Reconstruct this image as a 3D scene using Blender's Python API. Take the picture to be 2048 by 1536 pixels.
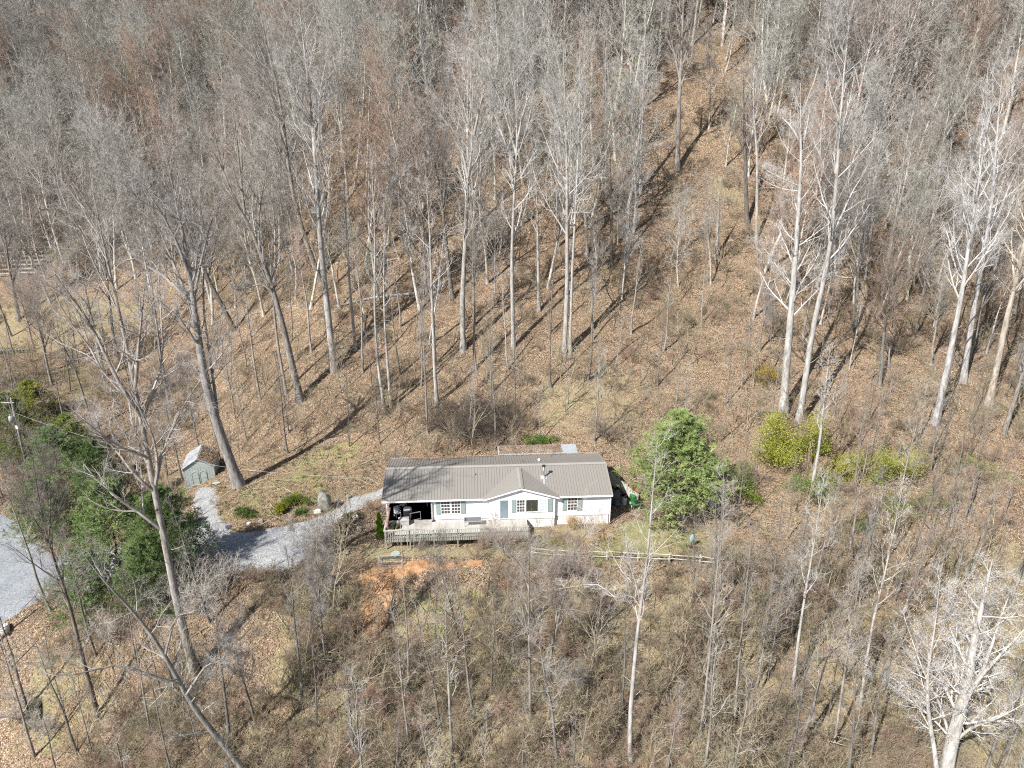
import bpy, math, random
import numpy as np
from mathutils import Vector, Matrix, Quaternion

PI = math.pi
SC = bpy.context.scene
COL = SC.collection
for _o in list(bpy.data.objects):
    bpy.data.objects.remove(_o)

# ---------------------------------------------------------------- camera, sky, sun, exposure
CAM_Z, PITCH, FPX = 37.0, math.radians(22.0), 1420.0      # focal length in pixels of the 2048-wide photograph
cam_d = bpy.data.cameras.new('camera')
cam_d.sensor_width = 36.0
cam_d.lens = 36.0 * FPX / 2048.0
cam_d.clip_start, cam_d.clip_end = 0.5, 3000.0
cam = bpy.data.objects.new('camera', cam_d)
COL.objects.link(cam)
cam.location = (0, 0, CAM_Z)
cam.rotation_euler = (PI / 2 - PITCH, 0, 0)
SC.camera = cam

SUN_EL, SUN_AZ = math.radians(45.0), math.radians(223.0)  # azimuth clockwise from +Y: behind and left of the camera
SUN_TO = Vector((math.sin(SUN_AZ) * math.cos(SUN_EL), math.cos(SUN_AZ) * math.cos(SUN_EL), math.sin(SUN_EL)))
world = bpy.data.worlds.new('World')
SC.world = world
world.use_nodes = True
_nt = world.node_tree
_nt.nodes.clear()
_sky = _nt.nodes.new('ShaderNodeTexSky')
_sky.sky_type = 'NISHITA'
_sky.sun_disc = False
_sky.sun_elevation = SUN_EL
_sky.sun_rotation = SUN_AZ
_bg = _nt.nodes.new('ShaderNodeBackground')
_bg.inputs['Strength'].default_value = 0.07
_wo = _nt.nodes.new('ShaderNodeOutputWorld')
_nt.links.new(_sky.outputs[0], _bg.inputs['Color'])
_nt.links.new(_bg.outputs[0], _wo.inputs['Surface'])
sun_d = bpy.data.lights.new('sun', 'SUN')
sun_d.energy = 5.0
sun_d.angle = math.radians(0.5)
sun_d.color = (1.0, 0.97, 0.93)
sun = bpy.data.objects.new('sun', sun_d)
COL.objects.link(sun)
sun.rotation_euler = (-SUN_TO).to_track_quat('-Z', 'Y').to_euler()
SC.view_settings.view_transform = 'Standard'
SC.view_settings.look = 'None'
SC.view_settings.exposure = 0.88
SC.view_settings.gamma = 1.0
SC.view_settings.use_curve_mapping = False
SC.cycles.max_bounces = 6
SC.cycles.diffuse_bounces = 3
SC.cycles.use_denoising = False
SC.cycles.pixel_filter_type = 'BLACKMAN_HARRIS'
SC.cycles.filter_width = 1.15

# ---------------------------------------------------------------- small helpers
def sp(x, w):
    return w * np.logaddexp(0, np.asarray(x, float) / w)

def smooth(x, a, b):
    t = np.clip((np.asarray(x, float) - a) / (b - a), 0, 1)
    return t * t * (3 - 2 * t)

def nrm(v):
    return v / np.maximum(np.linalg.norm(v, axis=-1, keepdims=True), 1e-9)

def vnoise(x, y, s=1.0, seed=0):
    """cheap smooth noise in about -1..1"""
    x = np.asarray(x, float) / s + seed * 17.31
    y = np.asarray(y, float) / s - seed * 9.77
    return (np.sin(x * 1.7 + 1.3 * np.sin(y * 1.1 + seed)) + np.sin(y * 1.9 - 1.1 * np.sin(x * 1.3 + 2)) +
            np.sin((x + y) * 1.13 + 1.7 * np.sin(x * .7 - y * .9))) / 3.0

CP, SP_ = math.cos(PITCH), math.sin(PITCH)
def project(p):
    """world point(s) -> photo pixel (2048x1536) and depth"""
    p = np.asarray(p, float)
    dx, dy, dz = p[..., 0], p[..., 1], p[..., 2] - CAM_Z
    zc = dy * CP - dz * SP_
    yc = dy * SP_ + dz * CP
    zc_ = np.where(zc < 0.1, 0.1, zc)
    return 1024 + FPX * dx / zc_, 768 - FPX * yc / zc_, zc

def ray(px, py):
    a, b = (px - 1024) / FPX, (768 - py) / FPX
    return np.array([a, CP + b * SP_, -SP_ + b * CP])

# ---------------------------------------------------------------- terrain height
SCAR = [(714, 1160), (728, 1142), (760, 1130), (790, 1124), (845, 1122), (900, 1125), (965, 1121), (960, 1134), (900, 1140), (845, 1141),
        (800, 1150), (785, 1175), (780, 1210), (762, 1250), (740, 1262), (726, 1240), (716, 1200)]
def height(x, y):
    x = np.asarray(x, float); y = np.asarray(y, float)
    yy = y - 46 * np.tanh(0.95 * sp(-x - 24, 5) / 46) + 2.0 * np.sin(x * .055 + 1.0) + 1.2 * np.sin(x * .16 + .4) * smooth(y, 68, 85)
    hill = 0.50 * sp(yy - 68.5, 1.6) + 0.26 * sp(yy - 100, 6) + .12 * sp(x - 8, 8) * smooth(yy, 85, 125)
    yf = y + .9 * np.sin(x * .21 + .5)
    front = -0.56 * sp(49.3 - yf, 0.9) + 0.30 * sp(33 - yf, 4)
    left = -5.5 * smooth(-x, 25, 44) * (1 - smooth(y, 68, 92))
    left = left - 2.5 * smooth(-x, 16, 30) * (1 - smooth(y, 40, 52))
    right = -0.22 * sp(x - 18, 4) * (1 - smooth(y, 50, 66))
    h = hill + front + left + right
    n = .35 * vnoise(x, y, 5.0, 1) + .14 * vnoise(x, y, 1.9, 2)
    flat = smooth(np.abs(y - 57), 8, 12)
    flat = np.maximum(flat, smooth(np.abs(x - 0), 24, 30) * .4)
    h = h + n * (0.12 + 0.88 * flat)
    # old slump in the bank under the house: bare soil hollow with a sharp lip
    ex = (x + 8.2) / 5.6
    lip = 49.7 + .35 * np.sin(x * 1.3) + .2 * np.sin(x * 3.1 + 1) - 1.6 * ex * ex * .35
    inside = smooth(lip - y, 0, .35) * (1 - smooth(lip - y, 3.0, 7.0)) * (1 - smooth(np.abs(ex), .85, 1.1))
    h = h - .85 * inside
    return h

def hz(x, y):
    return float(height(x, y))

def ground_at(px, py):
    d = ray(px, py)
    t = 15.0
    prev = t
    while t < 500:
        p = d * t
        if p[2] + CAM_Z < hz(p[0], p[1]):
            a, b = prev, t
            for _ in range(24):
                m = (a + b) / 2
                q = d * m
                if q[2] + CAM_Z < hz(q[0], q[1]):
                    b = m
                else:
                    a = m
            q = d * b
            return np.array([q[0], q[1], hz(q[0], q[1])])
        prev = t
        t += 0.5 if t < 120 else 1.0
    q = d * 200
    return np.array([q[0], q[1], hz(q[0], q[1])])

def at_plane_y(px, py, y):
    d = ray(px, py)
    q = d * (y / d[1])
    return np.array([q[0], q[1], q[2] + CAM_Z])

def at_facing(px, py, base):
    """point of the pixel's ray on the upright plane through base that faces the camera"""
    d = ray(px, py)
    n = nrm(np.array([base[0], base[1], 0.0]))
    t = (base[0] * n[0] + base[1] * n[1]) / (d[0] * n[0] + d[1] * n[1])
    q = d * t
    return np.array([q[0], q[1], q[2] + CAM_Z])

def in_poly(px, py, poly):
    px = np.asarray(px, float); py = np.asarray(py, float)
    ins = np.zeros(px.shape, bool)
    n = len(poly)
    for i in range(n):
        x0, y0 = poly[i]; x1, y1 = poly[(i + 1) % n]
        if y0 == y1:
            continue
        c = ((y0 > py) != (y1 > py)) & (px < (x1 - x0) * (py - y0) / (y1 - y0) + x0)
        ins ^= c
    return ins

def poly_dist(px, py, poly):
    """signed distance, positive inside"""
    px = np.asarray(px, float); py = np.asarray(py, float)
    d = np.full(px.shape, 1e9)
    n = len(poly)
    for i in range(n):
        x0, y0 = poly[i]; x1, y1 = poly[(i + 1) % n]
        ex, ey = x1 - x0, y1 - y0
        t = np.clip(((px - x0) * ex + (py - y0) * ey) / max(ex * ex + ey * ey, 1e-9), 0, 1)
        d = np.minimum(d, np.hypot(px - x0 - t * ex, py - y0 - t * ey))
    return np.where(in_poly(px, py, poly), d, -d)

def wpoly(pp):
    return [tuple(ground_at(a, b)[:2]) for a, b in pp]

# ---------------------------------------------------------------- mesh accumulation
class Acc:
    def __init__(s):
        s.v, s.q, s.t, s.n = [], [], [], 0
        s.qm, s.tm, s.m = [], [], 0
    def add(s, v, q=None, t=None):
        v = np.asarray(v, float).reshape(-1, 3)
        if q is not None and len(q):
            q = np.asarray(q, np.int64).reshape(-1, 4)
            s.q.append(q + s.n); s.qm.append(np.full(len(q), s.m))
        if t is not None and len(t):
            t = np.asarray(t, np.int64).reshape(-1, 3)
            s.t.append(t + s.n); s.tm.append(np.full(len(t), s.m))
        s.v.append(v); s.n += len(v)
    def box(s, x0, x1, y0, y1, z0, z1, M=None):
        v = np.array([(x, y, z) for x in (x0, x1) for y in (y0, y1) for z in (z0, z1)], float)
        if M is not None:
            v = v @ np.array(M.to_3x3()).T + np.array(M.translation)
        s.add(v, [(0, 1, 3, 2), (4, 6, 7, 5), (0, 4, 5, 1), (2, 3, 7, 6), (0, 2, 6, 4), (1, 5, 7, 3)])
        return s
    def beam(s, p0, p1, w, h=None):
        """box beam from p0 to p1"""
        h = h or w
        p0 = np.asarray(p0, float); p1 = np.asarray(p1, float)
        d = nrm(p1 - p0)
        up = np.array([0, 0, 1.0]) if abs(d[2]) < .95 else np.array([0, 1.0, 0])
        a = nrm(np.cross(d, up)); b = np.cross(a, d)
        v = [p + a * sx * w / 2 + b * sy * h / 2 for p in (p0, p1) for sx, sy in ((-1, -1), (1, -1), (1, 1), (-1, 1))]
        s.add(v, [(0, 3, 2, 1), (4, 5, 6, 7), (0, 1, 5, 4), (1, 2, 6, 5), (2, 3, 7, 6), (3, 0, 4, 7)])
        return s
    def prism(s, pts, z0, z1):
        """polygon outline extruded along z"""
        n = len(pts)
        v = [(a, b, z0) for a, b in pts] + [(a, b, z1) for a, b in pts]
        s.add(v, [(i, (i + 1) % n, n + (i + 1) % n, n + i) for i in range(n)],
              [(n, n + i, n + i + 1) for i in range(1, n - 1)] + [(0, i + 1, i) for i in range(1, n - 1)])
        return s
    def tubes(s, P, R, m=5, cap=False):
        """P (N,K,3) polylines, R (N,K) radii, continuous m-sided tubes"""
        P = np.asarray(P, float); R = np.asarray(R, float)
        N, K, _ = P.shape
        d = nrm(P[:, -1] - P[:, 0])
        ref = np.where(np.abs(d[:, 2:3]) > .9, np.array([[1.0, 0, 0]]), np.array([[0, 0, 1.0]]))
        a = nrm(np.cross(d, ref)); b = np.cross(d, a)
        th = np.arange(m) * 2 * PI / m
        ring = np.cos(th)[None, :, None] * a[:, None] + np.sin(th)[None, :, None] * b[:, None]       # N,m,3
        V = P[:, :, None] + R[:, :, None, None] * ring[:, None]
        base = (np.arange(N) * K * m)[:, None, None] + (np.arange(K - 1) * m)[None, :, None]
        j = np.arange(m)[None, None]; j2 = (j + 1) % m
        q = np.stack([base + j, base + j2, base + m + j2, base + m + j], -1).reshape(-1, 4)
        t = None
        if cap:
            b0 = (np.arange(N) * K * m)[:, None]
            i = np.arange(1, m - 1)[None]
            e = b0 + (K - 1) * m
            t = np.concatenate([np.stack([b0 + 0 * i, b0 + i + 1, b0 + i], -1).reshape(-1, 3),
                                np.stack([e + 0 * i, e + i, e + i + 1], -1).reshape(-1, 3)])
        s.add(V.reshape(-1, 3), q, t)
        return s
    def tube(s, pts, r, m=8, cap=True):
        pts = np.asarray(pts, float)
        r = np.full(len(pts), r) if np.isscalar(r) else np.asarray(r, float)
        return s.tubes(pts[None], r[None], m, cap)
    def spikes(s, P0, P1, R):
        """N three-sided spikes"""
        N = len(P0)
        d = nrm(P1 - P0)
        ref = np.where(np.abs(d[:, 2:3]) > .9, np.array([[1.0, 0, 0]]), np.array([[0, 0, 1.0]]))
        a = nrm(np.cross(d, ref)); b = np.cross(d, a)
        R = np.broadcast_to(np.asarray(R, float), (N,))[:, None]
        V = np.stack([P0 + R * a, P0 + R * (-.5 * a + .87 * b), P0 + R * (-.5 * a - .87 * b), P1], 1)
        k = (np.arange(N) * 4)[:, None]
        t = np.stack([np.concatenate([k, k + 1, k + 3], 1), np.concatenate([k + 1, k + 2, k + 3], 1),
                      np.concatenate([k + 2, k, k + 3], 1)], 1).reshape(-1, 3)
        s.add(V.reshape(-1, 3), None, t)
        return s
    def blob(s, c, r, rng, n=10, m=14, rough=.18, power=1.0):
        """closed lumpy body (rocks and the like); r = (rx, ry, rz)"""
        c = np.asarray(c, float); r = np.asarray(r, float)
        ph = rng.random(6) * 6
        V = [c + np.array([0, 0, -r[2]])]
        for i in range(1, n):
            a = PI * i / n
            for j in range(m):
                t = 2 * PI * j / m
                d = np.array([math.sin(a) * math.cos(t), math.sin(a) * math.sin(t), -math.cos(a)])
                d = np.sign(d) * np.abs(d) ** power
                k = 1 + rough * (math.sin(3 * d[0] + ph[0]) * math.sin(4 * d[1] + ph[1]) + .7 * math.sin(5 * d[2] + 3 * d[0] + ph[2]) + .35 * (rng.random() - .5))
                V.append(c + d * r * k)
        V.append(c + np.array([0, 0, r[2]]))
        q, t = [], []
        for i in range(n - 2):
            for j in range(m):
                q.append((1 + i * m + j, 1 + i * m + (j + 1) % m, 1 + (i + 1) * m + (j + 1) % m, 1 + (i + 1) * m + j))
        for j in range(m):
            t.append((0, 1 + (j + 1) % m, 1 + j))
            t.append((len(V) - 1, 1 + (n - 2) * m + j, 1 + (n - 2) * m + (j + 1) % m))
        s.add(V, q, t)
        return s
    def mesh(s, name, mats, smooth_=False):
        me = bpy.data.meshes.new(name)
        v = np.concatenate(s.v) if s.v else np.zeros((0, 3))
        q = np.concatenate(s.q) if s.q else np.zeros((0, 4), np.int64)
        t = np.concatenate(s.t) if s.t else np.zeros((0, 3), np.int64)
        me.vertices.add(len(v)); me.vertices.foreach_set('co', v.astype(np.float32).ravel())
        nl = len(q) * 4 + len(t) * 3
        me.loops.add(nl)
        me.loops.foreach_set('vertex_index', np.concatenate([q.ravel(), t.ravel()]).astype(np.int32))
        me.polygons.add(len(q) + len(t))
        st = np.concatenate([np.arange(len(q)) * 4, len(q) * 4 + np.arange(len(t)) * 3]).astype(np.int32)
        me.polygons.foreach_set('loop_start', st)
        mi = np.concatenate((s.qm or [np.zeros(0)]) + (s.tm or [np.zeros(0)])).astype(np.int32)
        for m in (mats if isinstance(mats, (list, tuple)) else [mats]):
            me.materials.append(m)
        me.polygons.foreach_set('material_index', mi)
        me.polygons.foreach_set('use_smooth', np.full(len(q) + len(t), bool(smooth_)))
        me.update(calc_edges=True)
        return me

def obj(name, data, parent=None, loc=None, rot=None, color=None):
    o = bpy.data.objects.new(name, data)
    COL.objects.link(o)
    if parent is not None:
        o.parent = parent
    if loc is not None:
        o.location = loc
    if rot is not None:
        o.rotation_euler = rot
    if color is not None:
        o.color = (*color, 1)
    return o

def tag(o, label=None, cat=None, group=None, kind=None):
    if label: o['label'] = label
    if cat: o['category'] = cat
    if group: o['group'] = group
    if kind: o['kind'] = kind
    return o

def thing(name, label, cat, loc=(0, 0, 0), rz=0.0, group=None):
    o = bpy.data.objects.new(name, None)
    o.empty_display_size = .3
    COL.objects.link(o)
    o.location = loc
    o.rotation_euler = (0, 0, rz)
    return tag(o, label, cat, group)

# ---------------------------------------------------------------- materials
class NT:
    def __init__(s, name):
        s.m = bpy.data.materials.new(name)
        s.m.use_nodes = True
        s.t = s.m.node_tree
        s.t.nodes.clear()
        s.out = s.n('ShaderNodeOutputMaterial')
        s.b = s.n('ShaderNodeBsdfPrincipled')
        s.l(s.b.outputs[0], s.out.inputs[0])
    def n(s, k, **kw):
        x = s.t.nodes.new(k)
        for a, b in kw.items():
            setattr(x, a, b)
        return x
    def l(s, a, b):
        s.t.links.new(a, b)
    def co(s, kind='Object', scale=None):
        c = s.n('ShaderNodeTexCoord').outputs[kind]
        if scale is not None:
            mp = s.n('ShaderNodeMapping')
            mp.inputs['Scale'].default_value = scale
            s.l(c, mp.inputs[0]); c = mp.outputs[0]
        return c
    def noise(s, scale, co=None, detail=3, rough=.55):
        x = s.n('ShaderNodeTexNoise')
        x.inputs['Scale'].default_value = scale
        x.inputs['Detail'].default_value = detail
        x.inputs['Roughness'].default_value = rough
        if co is not None: s.l(co, x.inputs['Vector'])
        return x.outputs['Fac']
    def ramp(s, fac, stops, interp='LINEAR'):
        x = s.n('ShaderNodeValToRGB')
        x.color_ramp.interpolation = interp
        e = x.color_ramp.elements
        while len(e) < len(stops): e.new(0.5)
        for i, (p, c) in enumerate(stops):
            e[i].position = p
            e[i].color = (*c, 1) if len(c) == 3 else c
        s.l(fac, x.inputs[0])
        return x.outputs[0]
    def mix(s, fac, a, b, mode='MIX'):
        x = s.n('ShaderNodeMix', data_type='RGBA', blend_type=mode)
        for sock, v in ((x.inputs['Factor'], fac), (x.inputs['A'], a), (x.inputs['B'], b)):
            pass
        ins = [i for i in x.inputs if i.enabled or True]
        F = x.inputs[0]; A = x.inputs[6]; B = x.inputs[7]
        for sock, v in ((F, fac), (A, a), (B, b)):
            if hasattr(v, 'is_linked') or hasattr(v, 'links'):
                s.l(v, sock)
            elif isinstance(v, (int, float)):
                sock.default_value = v
            else:
                sock.default_value = (*v, 1)
        return x.outputs[2]
    def math(s, op, a, b=None, clamp=False):
        x = s.n('ShaderNodeMath', operation=op, use_clamp=clamp)
        for i, v in enumerate((a, b)):
            if v is None: continue
            if isinstance(v, (int, float)): x.inputs[i].default_value = v
            else: s.l(v, x.inputs[i])
        return x.outputs[0]
    def attr(s, name):
        return s.n('ShaderNodeAttribute', attribute_name=name).outputs['Fac']
    def base(s, c, rough=.8, metal=0, spec=.3):
        if hasattr(c, 'links'): s.l(c, s.b.inputs['Base Color'])
        else: s.b.inputs['Base Color'].default_value = (*c, 1)
        s.b.inputs['Roughness'].default_value = rough
        s.b.inputs['Metallic'].default_value = metal
        s.b.inputs['Specular IOR Level'].default_value = spec
        return s
    def bump(s, h, dist=.02, strength=1.0):
        x = s.n('ShaderNodeBump')
        x.inputs['Distance'].default_value = dist
        x.inputs['Strength'].default_value = strength
        s.l(h, x.inputs['Height'])
        s.l(x.outputs[0], s.b.inputs['Normal'])
        return s

def plain(name, c, rough=.6, metal=0, var=.15, scale=3.0, spec=.3):
    """a colour with a little uneven wear"""
    t = NT(name)
    f = t.noise(scale, t.co(), 5, .65)
    lo = tuple(max(0, k * (1 - var)) for k in c); hi = tuple(min(1, k * (1 + var)) for k in c)
    t.base(t.ramp(f, [(.3, lo), (.7, hi)]), rough, metal, spec)
    return t.m

def bark_mat(name, lo, hi, scale=6.0, dark=(.05, .04, .03), tint=True):
    t = NT(name)
    co = t.co('Object', (1, 1, .22))
    f = t.noise(scale, co, 6, .7)
    c = t.ramp(f, [(.30, dark), (.47, lo), (.68, hi)])
    big = t.noise(.35, t.co(), 2, .5)
    c = t.mix(t.math('MULTIPLY', big, .45), c, tuple(k * .75 for k in lo))
    if tint:
        oi = t.n('ShaderNodeObjectInfo')
        c = t.mix(1.0, c, oi.outputs['Color'], 'MULTIPLY')
    t.base(c, .9, 0, .15)
    t.bump(f, .03, .6)
    return t.m

def twig_mat(name, lo, hi, tint=True):
    t = NT(name)
    f = t.noise(1.3, t.co(), 2, .5)
    c = t.ramp(f, [(.3, lo), (.7, hi)])
    oi = t.n('ShaderNodeObjectInfo')
    if tint:
        c = t.mix(1.0, c, oi.outputs['Color'], 'MULTIPLY')
    else:
        r = t.ramp(oi.outputs['Random'], [(0, (.70, .66, .60)), (.3, (1.02, .95, .84)), (.55, (1.18, 1.13, 1.06)), (.8, (.98, .97, .80)), (1, (1.05, .87, .78))])
        c = t.mix(1.0, c, r, 'MULTIPLY')
    t.base(c, .85, 0, .15)
    return t.m

def leafy_mat(name, a, b, c_, scale=1.2, trans=.35):
    t = NT(name)
    f = t.noise(scale, t.co(), 4, .7)
    col = t.ramp(f, [(.3, a), (.5, b), (.72, c_)])
    oi = t.n('ShaderNodeObjectInfo')
    col = t.mix(1.0, col, oi.outputs['Color'], 'MULTIPLY')
    t.base(col, .6, 0, .25)
    tr = t.n('ShaderNodeBsdfTranslucent')
    t.l(col, tr.inputs[0])
    mx = t.n('ShaderNodeMixShader')
    mx.inputs[0].default_value = trans
    t.l(t.b.outputs[0], mx.inputs[1]); t.l(tr.outputs[0], mx.inputs[2])
    t.l(mx.outputs[0], t.out.inputs[0])
    return t.m

def ground_mat():
    t = NT('leaf_litter_ground')
    co = t.co('Object')
    vo = t.n('ShaderNodeTexVoronoi', feature='F1')
    vo.inputs['Scale'].default_value = 13.0
    t.l(co, vo.inputs['Vector'])
    cell = t.n('ShaderNodeSeparateColor'); t.l(vo.outputs['Color'], cell.inputs[0])
    r = cell.outputs[0]; g = cell.outputs[1]
    litter = t.ramp(r, [(0, (.06, .046, .032)), (.2, (.138, .096, .063)), (.45, (.238, .165, .108)), (.72, (.335, .245, .170)), (.92, (.415, .345, .27)), (1, (.54, .49, .41))])
    # broad change: greyer duff, darker hollows, warmer drifts
    n1 = t.noise(.16, co, 5, .65)
    n2 = t.noise(.75, co, 5, .7)
    n3 = t.noise(3.2, co, 4, .7)
    litter = t.mix(1.0, litter, t.ramp(n1, [(.3, (.82, .78, .76)), (.55, (1.0, .98, .96)), (.75, (1.14, 1.06, .93))]), 'MULTIPLY')
    litter = t.mix(1.0, litter, t.ramp(n3, [(.3, (.50, .48, .46)), (.52, (1, 1, 1)), (.75, (1.22, 1.18, 1.12))]), 'MULTIPLY')
    moss = t.math('MULTIPLY', t.ramp(n2, [(.56, (0, 0, 0)), (.68, (1, 1, 1))]), .55)
    litter = t.mix(moss, litter, (.21, .185, .085))
    # grass
    gn = t.noise(9.0, co, 4, .75)
    grass = t.ramp(gn, [(.28, (.16, .145, .07)), (.5, (.30, .27, .135)), (.72, (.46, .40, .24))])
    grass = t.mix(t.ramp(n2, [(.42, (0, 0, 0)), (.62, (.8, .8, .8))]), grass, t.mix(gn, (.13, .16, .05), (.28, .30, .11)))
    dry = t.ramp(gn, [(.28, (.15, .13, .07)), (.5, (.29, .25, .145)), (.72, (.45, .395, .25))])
    # bare clay
    sn = t.noise(2.2, co, 6, .7)
    soil = t.ramp(sn, [(.3, (.27, .12, .055)), (.5, (.44, .245, .12)), (.7, (.54, .38, .24))])
    soil = t.mix(t.math('MULTIPLY', t.ramp(n3, [(.5, (0, 0, 0)), (.7, (1, 1, 1))]), .4), soil, (.30, .17, .09))
    def edge(a):
        k = t.math('ADD', t.attr(a), t.math('MULTIPLY', t.math('SUBTRACT', n3, .5), .9))
        return t.ramp(k, [(.38, (0, 0, 0)), (.62, (1, 1, 1))])
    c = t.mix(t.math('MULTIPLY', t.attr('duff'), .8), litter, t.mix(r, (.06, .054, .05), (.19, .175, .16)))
    c = t.mix(edge('dry'), c, dry)
    c = t.mix(edge('grass'), c, grass)
    # leaves blown over the grass
    over = t.math('MULTIPLY', t.ramp(g, [(.80, (0, 0, 0)), (.83, (1, 1, 1))], 'LINEAR'), t.math('ADD', t.attr('grass'), t.attr('dry')), True)
    c = t.mix(t.math('MULTIPLY', over, .8), c, litter)
    c = t.mix(edge('soil'), c, soil)
    t.base(c, .95, 0, .1)
    hgt = t.math('ADD', t.math('MULTIPLY', r, .8), t.math('MULTIPLY', n3, 1.2))
    hgt = t.math('SUBTRACT', hgt, t.math('MULTIPLY', vo.outputs['Distance'], 1.0))
    t.bump(hgt, .06, .9)
    return t.m

def gravel_mat(name, a, b, c_, leaf=.5):
    t = NT(name)
    co = t.co('Object')
    vo = t.n('ShaderNodeTexVoronoi', feature='F1')
    vo.inputs['Scale'].default_value = 14
    t.l(co, vo.inputs['Vector'])
    cell = t.n('ShaderNodeSeparateColor'); t.l(vo.outputs['Color'], cell.inputs[0])
    col = t.ramp(cell.outputs[0], [(0, a), (.5, b), (1, c_)])
    n1 = t.noise(.5, co, 5, .65)
    col = t.mix(1.0, col, t.ramp(n1, [(.3, (.80, .80, .82)), (.7, (1.12, 1.1, 1.06))]), 'MULTIPLY')
    n2 = t.noise(1.6, co, 5, .7)
    sc = t.math('MULTIPLY', t.ramp(n2, [(.56, (0, 0, 0)), (.66, (1, 1, 1))]), t.ramp(cell.outputs[1], [(.5, (0, 0, 0)), (.6, (1, 1, 1))]))
    col = t.mix(t.math('MULTIPLY', sc, leaf), col, (.40, .27, .16))
    t.base(col, .95, 0, .15)
    t.bump(t.math('ADD', cell.outputs[2], n2), .03, .7)
    return t.m

M = {}
M['ground'] = ground_mat()
M['gravel'] = gravel_mat('pale_gravel', (.18, .185, .19), (.29, .30, .305), (.44, .45, .45), .75)
M['road'] = gravel_mat('blue_grey_road_gravel', (.18, .20, .215), (.26, .28, .30), (.36, .38, .40), .4)
M['bark_grey'] = bark_mat('grey_bark', (.23, .215, .195), (.43, .41, .385), 4.5)
M['bark_pale'] = bark_mat('pale_bark', (.36, .345, .32), (.62, .605, .58), 3.5, (.11, .10, .09))
M['twig'] = twig_mat('crown_twigs', (.22, .205, .19), (.39, .37, .35))
M['twig_pale'] = twig_mat('pale_crown_twigs', (.38, .365, .345), (.56, .545, .52))
M['twig_stuff'] = twig_mat('thicket_twigs', (.175, .155, .12), (.36, .325, .255), False)
M['wood_stuff'] = twig_mat('far_wood_twigs', (.23, .232, .235), (.44, .445, .45), False)  # distance haze is put into this cool grey twig colour
M['stem_stuff'] = twig_mat('far_wood_stems', (.34, .335, .33), (.60, .60, .60), False)
M['reddish_stuff'] = twig_mat('reddish_budding_twigs', (.25, .185, .155), (.37, .29, .25), False)
M['needle'] = leafy_mat('pine_needles', (.115, .17, .06), (.23, .31, .12), (.38, .46, .22), 1.0, .45)
M['pine_bark'] = bark_mat('pine_bark', (.13, .10, .08), (.22, .17, .13), 5, (.04, .03, .02), False)
M['lime'] = leafy_mat('lime_leaves', (.20, .22, .04), (.34, .36, .07), (.50, .48, .13), .8, .45)
M['green'] = leafy_mat('shrub_leaves', (.05, .085, .025), (.12, .18, .05), (.24, .29, .10), 1.0, .4)
M['straw'] = leafy_mat('dry_grass_blades', (.42, .30, .17), (.62, .48, .29), (.78, .66, .45), .7, .35)
M['leaf_dry'] = leafy_mat('fallen_leaf', (.17, .115, .072), (.33, .235, .155), (.50, .39, .28), .9, .2)

M['seed'] = plain('golden_seed_head', (.72, .50, .26), .6, 0, .2, 3)

# ================================================================ GROUND
def axis(parts):
    out = []
    for a, b, st in parts:
        n = max(1, int(round((b - a) / st)))
        out.append(np.linspace(a, b, n, endpoint=False))
    out.append(np.array([parts[-1][1]]))
    return np.concatenate(out)

XS = axis([(-700, -200, 50), (-200, -110, 8), (-110, -48, 1.2), (-48, 34, .4), (34, 110, 1.2), (110, 200, 8), (200, 700, 50)])
YS = axis([(-300, 0, 40), (0, 20, 2.5), (20, 36, .6), (36, 72, .33), (72, 120, .8), (120, 200, 1.6), (200, 400, 10), (400, 900, 50)])
gx, gy = np.meshgrid(XS, YS)
gz = height(gx, gy)
ppx, ppy, pzc = project(np.stack([gx, gy, gz], -1))
vis = pzc > 5

def zone(polys, soft=14, jit=1.0):
    a = np.zeros(gx.shape)
    jx = 9 * vnoise(gx, gy, 1.6, 5) + 16 * vnoise(gx, gy, 4.5, 6)
    jy = 6 * vnoise(gx, gy, 1.4, 7) + 10 * vnoise(gx, gy, 4.2, 8)
    for poly, w in polys:
        xs = [p[0] for p in poly]; ys = [p[1] for p in poly]
        m = vis & (ppx > min(xs) - 40) & (ppx < max(xs) + 40) & (ppy > min(ys) - 40) & (ppy < max(ys) + 40)
        if m.any():
            d = poly_dist(ppx[m] + jit * jx[m], ppy[m] + jit * jy[m], poly)
            a[m] = np.maximum(a[m], w * np.clip(.5 + d / soft, 0, 1))
    return a

z_grass = zone([([(1060, 1062), (1225, 1052), (1262, 1036), (1330, 1046), (1425, 1062), (1450, 1100), (1440, 1128), (1060, 1120)], .85),
                ([(455, 1030), (470, 975), (560, 950), (640, 890), (730, 885), (720, 930), (650, 960), (645, 1015), (560, 1030), (500, 1045)], .72),
                ([(560, 1230), (610, 1200), (720, 1290), (720, 1500), (600, 1536), (560, 1400)], .5),
                ([(800, 1180), (1030, 1170), (1040, 1330), (850, 1360), (780, 1260)], .6), ([(1150, 1300), (1300, 1320), (1300, 1480), (1120, 1500)], .45), ([(640, 1400), (820, 1380), (860, 1560), (620, 1560)], .5),
                ([(70, 1300), (210, 1290), (260, 1440), (90, 1536), (40, 1450)], .5),
                ([(1690, 1120), (1990, 1050), (2040, 1200), (1960, 1320), (1750, 1250)], .4),
                ([(60, 740), (180, 720), (220, 800), (80, 860)], .5),
                ([(0, 990), (60, 990), (130, 1110), (90, 1120)], .45),
                ([(1000, 800), (1110, 850), (1130, 890), (1030, 892)], .35)])
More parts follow.
